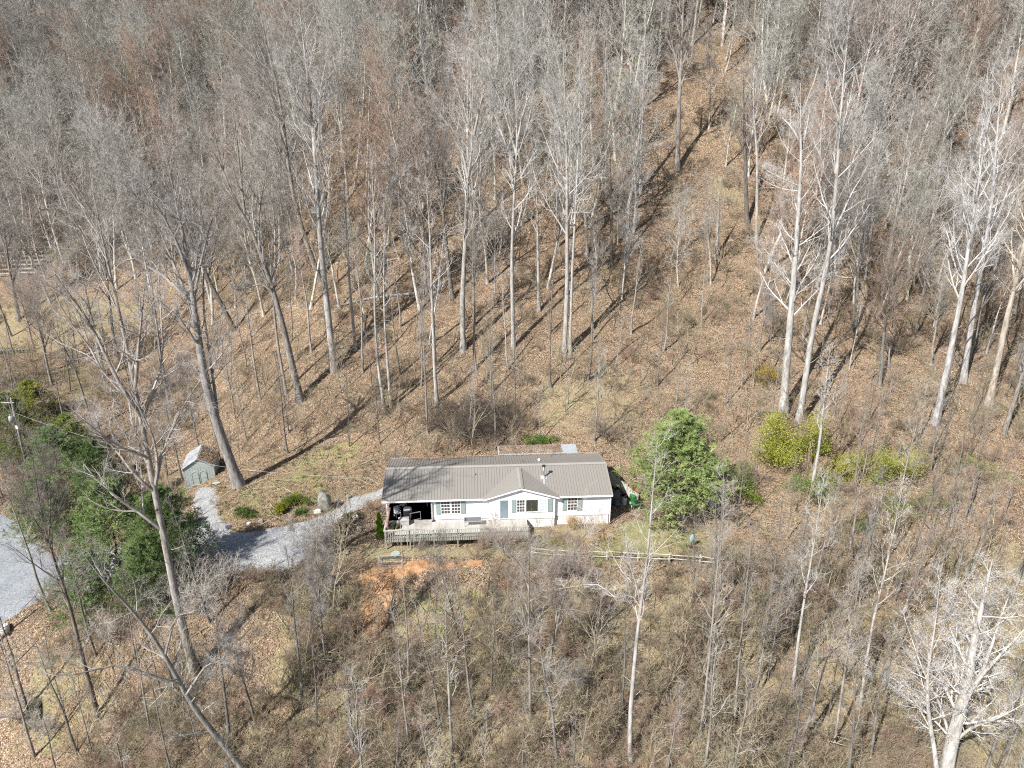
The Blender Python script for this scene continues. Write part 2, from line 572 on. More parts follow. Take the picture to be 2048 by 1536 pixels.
z_dry = zone([([(740, 1085), (1060, 1090), (1060, 1122), (960, 1118), (850, 1116), (740, 1125), (620, 1150), (640, 1110)], .8),
              ([(1320, 1040), (1480, 1030), (1520, 1140), (1440, 1135)], .6),
              ([(600, 1150), (720, 1150), (760, 1290), (1000, 1200), (1100, 1150), (1440, 1150), (1560, 1300), (1700, 1500), (1500, 1700), (400, 1700), (560, 1300)], .68),
              ([(1500, 1140), (2048, 1080), (2100, 1700), (1500, 1700)], .55),
              ([(-100, 600), (150, 580), (330, 610), (300, 650), (200, 690), (-100, 740)], .52),
              ([(0, 1240), (130, 1200), (300, 1500), (0, 1600)], .35),
              ([(1085, 755), (1265, 755), (1275, 850), (1170, 875), (1090, 850)], 1.0),
              ([(1420, 330), (1500, 360), (1500, 420), (1400, 400)], .5)], 24)
z_soil = zone([(SCAR, 1.0), ([(722, 1200), (780, 1230), (756, 1300), (744, 1400), (716, 1400), (728, 1300)], .62),
               ([(815, 1315), (860, 1310), (870, 1360), (820, 1370)], .55), ([(820, 1440), (860, 1440), (860, 1480), (830, 1485)], .5),
               ([(1110, 762), (1180, 760), (1240, 795), (1235, 835), (1190, 850), (1130, 850), (1115, 800)], .30),
               ([(1640, 470), (1780, 480), (1780, 520), (1650, 510)], .35)], 8, .35)
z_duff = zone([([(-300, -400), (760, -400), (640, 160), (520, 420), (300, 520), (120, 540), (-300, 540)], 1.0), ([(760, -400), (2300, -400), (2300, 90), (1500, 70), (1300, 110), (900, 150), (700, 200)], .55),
               ([(1750, 560), (2100, 520), (2100, 760), (1900, 700)], .3)], 60, 2.0)  # darker, greyer ground colour in these zones

def grid_mesh(name, X, Y, Z, mat, attrs):
    ny, nx = X.shape
    i = np.arange(ny * nx).reshape(ny, nx)
    A = Acc()
    A.add(np.stack([X, Y, Z], -1), np.stack([i[:-1, :-1], i[:-1, 1:], i[1:, 1:], i[1:, :-1]], -1).reshape(-1, 4))
    me = A.mesh(name, mat, True)
    for k, v in attrs.items():
        at = me.attributes.new(k, 'FLOAT', 'POINT')
        at.data.foreach_set('value', v.ravel().astype(np.float32))
    return me
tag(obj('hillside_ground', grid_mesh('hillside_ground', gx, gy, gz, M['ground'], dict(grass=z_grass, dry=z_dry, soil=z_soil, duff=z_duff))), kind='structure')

# gravel sheets: they rise 4 cm out of the ground inside their outline and dip under it outside
DRIVE_PX = [(770, 976), (744, 986), (716, 996), (684, 1013), (662, 1026), (630, 1038), (587, 1052), (544, 1062), (501, 1066), (462, 1066),
            (440, 1046), (430, 1015), (430, 976), (396, 980), (388, 1010), (400, 1050), (372, 1078), (300, 1086), (200, 1100), (120, 1112),
            (120, 1175), (200, 1182), (300, 1166), (400, 1145), (440, 1120), (475, 1134), (520, 1138), (560, 1138), (604, 1126), (628, 1098), (650, 1068), (676, 1044),
            (694, 1029), (727, 1011), (770, 988)]
ROAD_PX = [(-160, 1010), (0, 1034), (34, 1052), (62, 1082), (82, 1108), (104, 1122), (150, 1120), (150, 1165), (118, 1182), (62, 1202), (22, 1226), (-4, 1246), (-120, 1290), (-260, 1280)]
DRIVE_W, ROAD_W = wpoly(DRIVE_PX), wpoly(ROAD_PX)
def sheet(name, poly, mat, lift):
    xs = [p[0] for p in poly]; ys = [p[1] for p in poly]
    X, Y = np.meshgrid(np.arange(min(xs) - 1, max(xs) + 1, .22), np.arange(min(ys) - 1, max(ys) + 1, .22))
    d = poly_dist(X, Y, poly) + .16 * vnoise(X, Y, .5, 3) + .22 * vnoise(X, Y, 1.7, 4)
    Z = height(X, Y) + np.clip(lift + (d - .1) * .14, -.35, lift)
    keep = d > -.9
    ny, nx = X.shape
    i = np.arange(ny * nx).reshape(ny, nx)
    k = keep[:-1, :-1] & keep[:-1, 1:] & keep[1:, 1:] & keep[1:, :-1]
    q = np.stack([i[:-1, :-1], i[:-1, 1:], i[1:, 1:], i[1:, :-1]], -1)[k]
    used = np.unique(q); mp = np.full(ny * nx, -1); mp[used] = np.arange(len(used))
    A = Acc(); A.add(np.stack([X, Y, Z], -1).reshape(-1, 3)[used], mp[q])
    return tag(obj(name, A.mesh(name, mat, True)), kind='structure')
sheet('driveway', DRIVE_W, M['gravel'], .05)
sheet('road', ROAD_W, M['road'], .075)

# ================================================================ TREES AND SHRUBS: growing
GOLD = 2.39996
def grow(P, R, n, t0, t1, ang, lens, K, up, wig, rfac, rng, taper=.25, rmin=.004):
    """n children on each parent polyline; lens(t (N,n)) -> metres (N,n)"""
    N, KP, _ = P.shape
    t = t0 + (t1 - t0) * ((np.arange(n)[None] + rng.random((N, n))) / n)
    s = t * (KP - 1); i = np.minimum(s.astype(int), KP - 2); f = (s - i)[..., None]
    I = np.arange(N)[:, None]
    pos = P[I, i] * (1 - f) + P[I, i + 1] * f
    rad = R[I, i] * (1 - f[..., 0]) + R[I, i + 1] * f[..., 0]
    tan = nrm(P[I, i + 1] - P[I, i])
    ref = np.where(np.abs(tan[..., 2:3]) > .9, np.array([1.0, 0, 0]), np.array([0, 0, 1.0]))
    a = nrm(np.cross(tan, ref)); b = np.cross(tan, a)
    az = (np.arange(n)[None] * GOLD + rng.random((N, 1)) * 6.283 + rng.normal(0, .35, (N, n)))[..., None]
    perp = np.cos(az) * a + np.sin(az) * b
    an = (ang + rng.normal(0, .16, (N, n)))[..., None]
    d = nrm(np.cos(an) * tan + np.sin(an) * perp)
    L = lens(t) * (1 + rng.normal(0, .18, (N, n)))
    M_ = N * n
    d = d.reshape(M_, 3); pos = pos.reshape(M_, 3); L = np.abs(L.reshape(M_)); rad = rad.reshape(M_)
    out = np.zeros((M_, K, 3)); out[:, 0] = pos
    step = (L / (K - 1))[:, None]
    for k in range(1, K):
        d = nrm(d + np.array([0, 0, up]) + rng.normal(0, wig, (M_, 3)))
        out[:, k] = out[:, k - 1] + d * step
    r0 = np.maximum(np.minimum(rad * rfac, L * .022 + .004), rmin)
    tt = np.linspace(0, 1, K)[None]
    return out, r0[:, None] * (1 - (1 - taper) * tt), L

STYLES = {
    # limbs n, start, angle, length share, up; secondary n, length share, angle; tertiary n, share; twigs n, length
    'poplar': dict(n1=22, t0=.42, ang=.72, l1=.20, up=.16, w1=.10, n2=7, l2=.42, a2=.65, n3=5, l3=.42, n4=4, l4=.55, shape='taper', rf=.45),
    'spread': dict(n1=12, t0=.36, ang=.62, l1=.30, up=.12, w1=.13, n2=8, l2=.42, a2=.75, n3=6, l3=.45, n4=4, l4=.6, shape='round', rf=.62),
    'fan':    dict(n1=15, t0=.40, ang=.50, l1=.34, up=.12, w1=.09, n2=8, l2=.45, a2=.50, n3=6, l3=.42, n4=5, l4=.5, shape='flat', rf=.6),
    'dense':  dict(n1=18, t0=.38, ang=.58, l1=.27, up=.11, w1=.11, n2=9, l2=.44, a2=.60, n3=7, l3=.42, n4=5, l4=.45, shape='round', rf=.5),
    'slim':   dict(n1=16, t0=.45, ang=.75, l1=.13, up=.18, w1=.12, n2=4, l2=.50, a2=.7, n3=4, l3=.5, n4=3, l4=.4, shape='taper', rf=.42),
    'pole': dict(n1=13, t0=.35, ang=.70, l1=.15, up=.16, w1=.12, n2=4, l2=.5, a2=.65, n3=3, l3=.5, n4=2, l4=.4, shape='taper', rf=.38),
    'snag':   dict(n1=6, t0=.35, ang=.8, l1=.06, up=.05, w1=.2, n2=2, l2=.4, a2=.7, n3=0, l3=0, n4=0, l4=0, shape='round', rf=.5),
}
def resample(pts, K):
    pts = np.asarray(pts, float)
    s = np.concatenate([[0], np.cumsum(np.linalg.norm(np.diff(pts, axis=0), axis=1))])
    t = np.linspace(0, s[-1], K)
    out = np.stack([np.interp(t, s, pts[:, k]) for k in range(3)], -1)
    for _ in range(2):   # round the corners, ends stay
        out[1:-1] = out[1:-1] * .5 + (out[:-2] + out[2:]) * .25
    return out

def build_tree(pts, r0, style, rng, mats, detail=1.0, tw=.0085, extra=None, wob=.012, lk=1.0, seeds=None):
    """returns (trunk mesh, crown mesh); pts = trunk polyline from the base, local"""
    S = STYLES[style]
    K = 15
    T = resample(pts, K)
    H = np.linalg.norm(T[-1] - T[0])
    w = rng.normal(0, wob * H / 6, (K, 3)); w[0] = 0; w[:, 2] = 0; w[1] *= .3
    T = T + np.cumsum(w, 0) * .4
    tt = np.linspace(0, 1, K)
    R = r0 * (1 - .93 * tt ** 1.15)
    R[0] *= 1.45; R = np.maximum(R, .02)
    trunks = [(T, R)]
    for e in (extra or []):     # forks given as their own polylines, with their start radius
        ep, er = e
        E = resample(ep, 10)
        trunks.append((E, er * (1 - .88 * np.linspace(0, 1, 10))))
    A = Acc()
    C = Acc()
    A.tubes(T[None], R[None], 9)
    for E, r in trunks[1:]:
        A.tubes(E[None], r[None], 7)
    def shp(t, t0):
        u = np.clip((t - t0) / (1 - t0), 0, 1)
        if S['shape'] == 'taper': return 1.0 - .62 * u
        if S['shape'] == 'round': return .55 + .9 * np.sin(PI * (u * .75 + .18)) * .6
        return .75 + .35 * u
    for ti, (T_, R_) in enumerate(trunks):
        HT = np.linalg.norm(T_[-1] - T_[0])
        t0 = S['t0'] if ti == 0 else .12
        n1 = int(S['n1'] * (1 if ti == 0 else .6))
        l1 = S['l1'] * lk * (H if ti == 0 else min(H, HT * 1.5))
        P1, R1, L1 = grow(T_[None], R_[None], n1, t0, .985, S['ang'], lambda t: l1 * shp(t, t0), 7, S['up'], S['w1'], S['rf'], rng, .22, .012)
        C.tubes(P1, R1, 5)
        # broken stubs and small low branches on the bare bole
        if style != 'snag' and ti == 0:
            Pb, Rb, _ = grow(T_[None], R_[None], 5, .15, t0, 1.1, lambda t: .035 * H + 0 * t, 4, .05, .2, .18, rng, .3, .01)
            C.tubes(Pb, Rb, 4)
        n2 = max(2, int(round(S['n2'] * detail ** .5)))
        P2, R2, L2 = grow(P1, R1, n2, .18, .97, S['a2'], lambda t: L1[:, None] * S['l2'] * (1.1 - .55 * t), 5, S['up'] * .7, .13, .6, rng, .3, .008)
        C.tubes(P2, R2, 4)
        if S['n3']:
            n3 = max(2, int(round(S['n3'] * detail ** .5)))
            P3, R3, L3 = grow(P2, R2, n3, .15, .98, .65, lambda t: np.maximum(L2[:, None] * S['l3'] * (1.15 - .5 * t), .3), 3, S['up'] * .6, .14, .6, rng, .45, tw * .9)
            C.tubes(P3, R3, 3)
            n4 = max(2, int(round(S['n4'] * detail)))
            P4, R4, L4 = grow(P3, R3, n4, .1, 1.0, .6, lambda t: np.maximum(L3[:, None] * .6, S['l4']) * (1.1 - .4 * t), 2, .05, .1, .9, rng, .3, tw)
            C.spikes(P4[:, 0], P4[:, 1], np.maximum(R4[:, 0], tw))
            if seeds:
                e = P4[::9, 1]; C.m = 1
                C.spikes(e, e + np.array([0, 0, .09]), .03); C.spikes(e, e - np.array([0, 0, .03]), .03); C.m = 0
        # limb ends
    return A.mesh('trunk', mats[0], True), C.mesh('crown', [mats[1], M['seed']] if seeds else mats[1])

def put_tree(name, label, group, cat, base, tm, cm, rot=None, scale=1.0, color=(1, 1, 1), ccolor=None, cname='crown'):
    root = thing(name, label, cat, base, 0, group)
    if rot is not None:
        root.rotation_mode = 'QUATERNION'; root.rotation_quaternion = rot
    root.scale = (scale,) * 3 if np.isscalar(scale) else scale
    if tm is not None:
        obj('trunk', tm, root, color=color)
    obj(cname, cm, root, color=ccolor or color)
    return root

# ---- where the trees stand -------------------------------------------------
# (trunk as photo pixels from the base up, trunk width in pixels at the base, style, tint, forks, label)
G_, P_ = (1, 1, 1), (1.0, 1.0, 1.0)
HERO = [
 ([(480, 972), (458, 915), (440, 870), (415, 790), (392, 650), (383, 570), (372, 500), (356, 420), (340, 350)], 27, 'spread', 'g', (1.0, 1.0, 1.02),
  [([(440, 870), (430, 780), (416, 690), (402, 610), (408, 520), (425, 430)], 9), ([(383, 565), (350, 470), (300, 390), (262, 340)], 9), ([(387, 600), (402, 520), (420, 440), (440, 380)], 8)],
  'big leaning grey tree with a swollen base just right of the little shed'),
 ([(392, 1348), (379, 1308), (362, 1240), (345, 1165), (330, 1080), (318, 1028), (311, 993), (297, 924), (286, 840), (270, 788), (253, 671), (230, 590), (205, 500), (196, 430)], 22, 'spread', 'g', (1.15, 1.12, 1.1),
  [([(284, 835), (255, 790), (222, 740), (185, 660), (150, 600), (110, 540)], 11), ([(311, 970), (325, 905), (350, 850), (372, 800), (400, 740)], 9), ([(286, 850), (300, 800), (330, 770), (370, 745)], 7), ([(270, 788), (275, 690), (282, 600), (290, 520)], 9), ([(311, 985), (270, 950), (225, 900), (190, 870), (160, 830)], 8)],
  'tallest dark forked tree in front of the pines, rooted below the driveway'),
 ([(500, 1560), (461, 1500), (410, 1455), (383, 1404), (359, 1370), (331, 1308), (304, 1267), (266, 1223), (239, 1195), (205, 1160), (181, 1144), (165, 1120)], 18, 'snagw', 'g', (1.0, 1.02, 1.0),
  [([(359, 1368), (342, 1360), (294, 1346), (239, 1336), (171, 1341), (100, 1340), (34, 1339)], 8), ([(372, 1390), (395, 1355), (410, 1330), (440, 1300), (470, 1290)], 6), ([(331, 1308), (345, 1260), (352, 1225), (380, 1190), (430, 1190)], 6), ([(383, 1404), (410, 1380), (440, 1370), (480, 1360)], 4)],
  'crooked lichen covered tree leaning left across the bottom left corner'),
 ([(196, 1430), (180, 1370), (160, 1300), (145, 1230), (120, 1150), (98, 1090), (86, 1060), (78, 1010), (72, 950)], 12, 'fan', 'g', (.62, .58, .54),
  [([(95, 1085), (80, 1050), (50, 1000), (20, 950)], 5), ([(95, 1085), (100, 1040), (105, 990), (104, 930)], 5)],
  'slim dark tree in front of the left gravel road'),
 ([(601, 801), (592, 760), (581, 719), (567, 658), (553, 600), (541, 570), (533, 541), (513, 480), (490, 430), (465, 400), (440, 340), (430, 280)], 19, 'spread', 'g', (.95, .93, .9),
  [([(545, 585), (520, 565), (500, 580), (470, 575)], 7), ([(520, 500), (515, 430), (530, 360), (540, 280)], 8), ([(490, 430), (480, 340), (470, 240), (455, 180)], 7)],
  'bowed grey tree with a hooked side limb, left of the tall paired trunks'),
 ([(668, 738), (660, 671), (655, 610), (649, 565), (642, 500), (636, 420), (632, 307), (626, 240), (618, 170), (608, 90), (600, 20)], 18, 'dense', 'p', (.88, .87, .86),
  [([(632, 330), (622, 270), (640, 180), (660, 90)], 8), ([(628, 250), (590, 180), (560, 120)], 7)],
  'tall pale straight tree at the left edge of the open slope, above the driveway'),
 ([(640, 560), (626, 520), (606, 470), (588, 400), (576, 340), (570, 273), (562, 200), (548, 140), (530, 90), (520, 20)], 14, 'dense', 'g', (1.0, .98, .95),
  [([(572, 280), (545, 200), (500, 140)], 6)],
  'tall grey tree close on the left of the pale straight one'),
 ([(521, 800), (515, 765), (509, 733), (502, 680), (495, 630), (488, 560)], 6, 'slim', 'g', (1.1, 1.08, 1.05), [], 'thin short pale tree on the litter slope between the shed tree and the bowed tree'),
 ([(574, 787), (560, 720), (554, 680), (550, 644), (545, 580), (540, 500), (530, 430)], 8, 'slim', 'g', (1.05, 1.03, 1.0), [], 'thin pale tree hugging the left side of the bowed grey tree'),
 ([(770, 820), (757, 747), (752, 680), (748, 617), (749, 550), (750, 480), (747, 400), (742, 330)], 8, 'slim', 'p', (.95, .95, .95), [], 'white slender trunk, left one of the close pair above the left roof end'),
 ([(782, 815), (772, 685), (769, 640), (767, 596), (768, 540), (770, 480), (768, 420)], 8, 'slim', 'p', (1, 1, 1), [], 'white slender trunk, right one of the close pair above the left roof end'),
 ([(711, 700), (706, 640), (700, 582), (697, 530), (695, 480), (690, 420), (688, 350)], 8, 'slim', 'p', (.9, .9, .9), [], 'straight whitish tree left of the close white pair'),
 ([(874, 808), (868, 720), (866, 651), (864, 600), (862, 565), (861, 500), (858, 430), (852, 360)], 10, 'slim', 'p', (.95, .93, .92), [], 'lone white trunk standing above the middle of the left roof half'),
 ([(855, 868), (852, 800), (851, 753), (848, 710), (846, 664), (843, 610)], 6, 'slim', 'g', (.95, .92, .9), [], 'short thin grey tree directly behind the left roof half'),
 ([(926, 700), (925, 640), (924, 582), (928, 530), (931, 490), (932, 420), (935, 359), (942, 310), (952, 275), (946, 230), (938, 190)], 15, 'fan', 'p', (.88, .86, .83),
  [([(935, 355), (925, 300), (905, 260), (880, 220)], 7), ([(948, 270), (960, 210), (975, 150)], 7)],
  'pale tree with a wavy upper trunk in the middle of the open slope'),
 ([(904, 598), (900, 560), (895, 520), (891, 478), (886, 420), (880, 376), (870, 320), (850, 270)], 13, 'fan', 'g', (.8, .77, .74), [([(886, 415), (892, 340), (885, 280)], 6)], 'brownish grey tree just left of the wavy pale one'),
 ([(1027, 694), (1025, 600), (1023, 514), (1026, 450), (1029, 376), (1033, 320), (1036, 270), (1033, 200), (1028, 150)], 11, 'fan', 'p', (.92, .92, .92),
  [([(1033, 310), (1015, 240), (985, 160), (960, 100)], 7), ([(1035, 280), (1050, 210), (1075, 150)], 6), ([(1031, 350), (1012, 290), (990, 230)], 5)],
  'tall white tree with a broad brush of fine upright branches, above the roof centre'),
 ([(1078, 622), (1077, 560), (1076, 514), (1075, 410), (1072, 360), (1070, 300)], 9, 'slim', 'p', (.85, .85, .83), [], 'slim pale tree between the brush topped tree and the clustered trunks'),
 ([(1128, 708), (1131, 650), (1134, 617), (1134, 560), (1134, 480), (1134, 400), (1133, 320), (1132, 239), (1128, 170), (1126, 120)], 13, 'dense', 'p', (.9, .9, .9), [([(1133, 330), (1120, 250), (1100, 180)], 6)], 'tall pale trunk, left one of the cluster above the front gable'),
 ([(1140, 706), (1142, 600), (1146, 520), (1150, 440), (1154, 360), (1158, 280), (1160, 200), (1158, 120)], 9, 'slim', 'p', (.98, .98, .98), [], 'thin white trunk touching the cluster above the front gable'),
 ([(1225, 537), (1222, 480), (1223, 410), (1221, 340), (1218, 280)], 9, 'slim', 'g', (.6, .56, .52), [], 'dark straight trunk right of the cluster above the gable'),
 ([(1281, 384), (1282, 330), (1284, 273), (1286, 220), (1287, 171), (1290, 110), (1291, 40)], 9, 'slim', 'p', (1, 1, 1), [], 'bright white straight tree high on the slope beside the bare leaf patch'),
 ([(1211, 394), (1212, 300), (1213, 171), (1212, 110), (1210, 50)], 10, 'slim', 'g', (1.0, .98, .97), [], 'grey straight tree high on the slope, left of the bright white one'),
 ([(1355, 338), (1357, 250), (1360, 154), (1364, 90), (1366, 20), (1370, -60)], 13, 'dense', 'g', (1.0, .97, .94), [([(1360, 160), (1345, 90), (1330, 20)], 7), ([(1361, 150), (1378, 80), (1390, 10)], 7)], 'thick many stemmed grey tree at the left of the steep bare leaf patch'),
 ([(1118, 298), (1116, 250), (1114, 205), (1110, 160), (1108, 120)], 9, 'dense', 'p', (.9, .9, .88), [], 'pale short trunk high on the slope under the brushy crowns'),
 ([(1567, 822), (1572, 750), (1577, 685), (1582, 630), (1587, 582), (1592, 513), (1597, 440), (1601, 376), (1606, 308), (1601, 255), (1600, 200)], 21, 'whitelimb', 'p', (1.0, 1.0, 1.0),
  [([(1603, 290), (1585, 255), (1565, 235), (1545, 222)], 7), ([(1604, 300), (1615, 250), (1622, 200)], 8), ([(1598, 372), (1570, 360), (1540, 345), (1520, 335)], 4), ([(1592, 590), (1560, 540), (1530, 500), (1500, 470)], 5), ([(1593, 590), (1625, 560), (1660, 530), (1690, 500)], 5)],
  'thick white tree with long bare side limbs rising behind the lime bushes'),
 ([(1596, 850), (1606, 790), (1615, 740), (1618, 685), (1632, 617), (1642, 589), (1656, 531), (1664, 478), (1670, 400), (1676, 308), (1682, 240), (1690, 171), (1688, 85), (1703, 27)], 16, 'poplar', 'p', (.93, .93, .93), [([(1688, 110), (1670, 60), (1660, 0)], 6)],
  'tall white crooked tree right behind the thick white one'),
 ([(1762, 602), (1770, 560), (1779, 510), (1788, 460), (1796, 410), (1806, 325), (1815, 280), (1822, 240)], 8, 'slim', 'g', (1.1, 1.1, 1.1), [], 'pale thin tree on the slope midway between the white crooked tree and the right pair'),
 ([(1743, 310), (1751, 239), (1758, 190), (1765, 137), (1776, 80), (1789, 27), (1798, -40)], 12, 'poplar', 'g', (1.1, 1.1, 1.1), [], 'grey trunk tilted right, high on the right slope'),
 ([(1738, 193), (1731, 137), (1724, 70), (1722, 10)], 9, 'poplar', 'g', (1.0, 1, 1), [], 'grey trunk tilted left, high on the right slope near the top edge'),
 ([(1871, 845), (1884, 780), (1895, 736), (1905, 685), (1915, 634), (1926, 582), (1931, 540), (1937, 495), (1946, 430), (1956, 376), (1965, 310), (1975, 250)], 17, 'poplar', 'p', (.98, .98, 1.0), [([(1937, 495), (1930, 440), (1920, 380)], 5)],
  'white tree, left one of the leaning pair on the right slope'),
 ([(1926, 762), (1935, 700), (1943, 644), (1952, 590), (1960, 548), (1968, 520), (1975, 470), (1984, 410), (1990, 330), (1997, 239), (2002, 160)], 16, 'poplar', 'p', (.95, .95, .98), [([(1962, 545), (1985, 500), (2010, 470)], 6)],
  'white tree, right one of the leaning pair on the right slope'),
 ([(1977, 810), (1988, 760), (1998, 712), (2008, 660), (2018, 617), (2030, 570), (2042, 524), (2055, 460), (2066, 400), (2075, 330)], 18, 'poplar', 'p', (.92, .84, .74), [],
  'thick smooth tan tree leaning right at the right edge of the picture'),
 ([(2008, 865), (2024, 815), (2042, 760), (2058, 700), (2070, 640)], 13, 'poplar', 'g', (.9, .87, .84), [], 'grey tree at the right edge just below the tan one'),
 ([(1621, 995), (1630, 940), (1640, 880), (1645, 830), (1651, 780), (1656, 730)], 10, 'slim', 'p', (.95, .95, .95), [], 'crooked white small tree among the brush right of the lime bushes'),
 ([(1433, 515), (1436, 440), (1439, 359)], 12, 'snag', 'p', (.95, .90, .84), [], 'broken off pale dead trunk on the upper slope above the round pine'),
 ([(1512, 480), (1514, 400), (1515, 308), (1510, 260), (1505, 219), (1508, 150), (1512, 80)], 9, 'slim', 'p', (.9, .88, .86), [], 'thin pale tree left of the thick white tree, high on the slope'),
 ([(1495, 446), (1492, 380), (1490, 300), (1488, 240), (1486, 170)], 12, 'dense', 'g', (.55, .52, .5), [], 'dark ivy clad trunk left of the thin pale tree, above the round pine'),
 ([(1890, 1570), (1896, 1515), (1906, 1470), (1922, 1421), (1934, 1370), (1945, 1310), (1955, 1255), (1968, 1200), (1978, 1150)], 37, 'whitelimb', 'p', (1.08, 1.08, 1.08),
  [([(1910, 1460), (1918, 1400), (1905, 1330), (1900, 1270), (1902, 1200), (1915, 1150)], 14), ([(1925, 1415), (1950, 1360), (1985, 1320), (2020, 1290), (2060, 1260)], 14), ([(1928, 1400), (1968, 1340), (1990, 1270), (2010, 1210), (2030, 1160)], 12), ([(1900, 1495), (1940, 1450), (2000, 1420), (2060, 1400)], 10), ([(1902, 1490), (1880, 1420), (1858, 1340), (1830, 1290), (1800, 1250)], 9), ([(1905, 1480), (1860, 1430), (1810, 1390), (1750, 1360)], 7), ([(1915, 1440), (1930, 1370), (1925, 1290), (1930, 1230), (1940, 1170)], 10)],
  'huge white forked tree spreading from the bottom right corner'),
 ([(1878, 1580), (1872, 1500), (1861, 1455), (1854, 1387), (1856, 1330), (1864, 1290), (1874, 1240), (1876, 1190)], 14, 'whitelimb', 'p', (1.02, 1.02, 1.02), [([(1862, 1460), (1840, 1420), (1800, 1390), (1750, 1340), (1700, 1310)], 5)],
  'second white stem just left of the huge forked tree at the bottom right'),
 ([(1261, 1526), (1258, 1472), (1261, 1404), (1265, 1370), (1268, 1336), (1273, 1280), (1279, 1215), (1292, 1148), (1296, 1100), (1299, 1062), (1303, 1005), (1308, 960), (1312, 910)], 13, 'slim', 'p', (.95, .93, .95),
  [([(1279, 1212), (1265, 1190), (1235, 1178), (1200, 1172), (1150, 1172), (1110, 1176)], 5), ([(1280, 1205), (1272, 1160), (1258, 1110), (1250, 1060)], 4)],
  'slender white winding tree in front of the split rail fence'),
 ([(1061, 1437), (1060, 1380), (1059, 1318), (1058, 1260), (1058, 1216), (1058, 1170), (1059, 1124)], 9, 'spread', 'g', (.92, .88, .83),
  [([(1060, 1312), (1090, 1325), (1130, 1345), (1160, 1350)], 4), ([(1058, 1180), (1040, 1130), (1010, 1090), (970, 1060)], 5)],
  'straight brownish tree below the deck end with a low crown over the lawn'),
 ([(1090, 1368), (1098, 1325), (1107, 1284), (1114, 1250), (1122, 1216), (1131, 1180), (1141, 1140), (1150, 1110)], 9, 'spread', 'g', (.88, .84, .8), [], 'leaning brownish tree beside the straight one below the lawn'),
 ([(919, 1307), (915, 1270), (909, 1243), (902, 1210), (894, 1182), (884, 1150), (876, 1130)], 6, 'spread', 'g', (.5, .47, .44), [], 'small dark tree on the bank right of the orange soil slip'),
 ([(654, 1355), (648, 1300), (643, 1250), (639, 1205), (636, 1165), (634, 1130)], 7, 'fan', 'g', (.9, .88, .86), [([(640, 1210), (625, 1170), (612, 1130), (600, 1090)], 3.5), ([(638, 1190), (650, 1140), (656, 1090)], 3.5)], 'thin multi branched tree at the lower end of the gravel driveway'),
 ([(513, 1450), (499, 1400), (485, 1353), (475, 1320), (470, 1290)], 8, 'fan', 'g', (.7, .67, .64), [], 'thin dark tree right of the crooked lichen tree'),
 ([(1584, 1390), (1592, 1320), (1601, 1250), (1608, 1200), (1618, 1148), (1627, 1090), (1638, 1028), (1644, 980)], 9, 'slim', 'p', (.98, .98, .96), [], 'white straight young tree in the lower right brush, tallest of the bright poles'),
 ([(1720, 1416), (1730, 1340), (1741, 1267), (1753, 1210), (1768, 1158), (1778, 1110), (1789, 1062), (1798, 1010)], 9, 'slim', 'p', (.95, .93, .9), [], 'pale leaning young tree left of the huge white forked tree'),
 ([(1468, 1457), (1474, 1370), (1481, 1284), (1488, 1215), (1495, 1148), (1500, 1090)], 8, 'slim', 'g', (.95, .92, .88), [], 'grey brown pole tree below the right end of the rail fence'),
 ([(1510, 1399), (1523, 1316), (1536, 1233), (1542, 1190)], 6, 'slim', 'g', (.9, .88, .82), [], 'short thin tree right of the grey brown pole tree'),
 ([(1400, 1475), (1412, 1380), (1427, 1216), (1434, 1140), (1440, 1062), (1444, 1000)], 8, 'slim', 'g', (1.0, .97, .93), [], 'tall thin grey tree crossing the right end of the rail fence'),
 ([(1666, 1508), (1684, 1380), (1703, 1250), (1712, 1200), (1722, 1150)], 8, 'slim', 'g', (1.1, 1.08, 1.04), [], 'pale pole tree in the lower right between the two white ones'),
 ([(38, 640), (30, 590), (20, 550), (14, 500), (8, 450)], 10, 'dense', 'g', (.8, .77, .74), [([(26, 570), (40, 510), (44, 460)], 5)], 'bushy grey tree alone in the left clearing'),
 ([(92, 722), (86, 690), (80, 655), (70, 610)], 4, 'slim', 'g', (.5, .46, .42), [], 'thin dark sapling in the left clearing above the pines'),
 ([(470, 660), (440, 600), (415, 560), (395, 500), (380, 440), (372, 380)], 13, 'dense', 'g', (.62, .58, .54), [([(415, 560), (430, 490), (440, 430)], 6)], 'dark ivy grown trunk behind the big leaning tree'),
 ([(342, 830), (330, 760), (318, 690), (310, 620), (300, 540), (285, 470)], 8, 'fan', 'g', (.95, .94, .92), [], 'grey tree left of the big leaning tree, above the shed'),
 ([(186, 860), (170, 800), (150, 740), (125, 690), (100, 640)], 7, 'fan', 'g', (.8, .78, .75), [], 'grey tree leaning left above the pines'),
]
STYLES['whitelimb'] = dict(n1=24, t0=.30, ang=.95, l1=.17, up=.10, w1=.09, n2=6, l2=.45, a2=.60, n3=4, l3=.45, n4=3, l4=.6, shape='taper', rf=.30)
STYLES['snagw'] = dict(n1=12, t0=.25, ang=.9, l1=.13, up=.10, w1=.22, n2=6, l2=.5, a2=.8, n3=4, l3=.5, n4=3, l4=.45, shape='round', rf=.42)
tree_bases = []       # (x, y) of every tree placed, for spacing
TREE_REC = []         # label bookkeeping
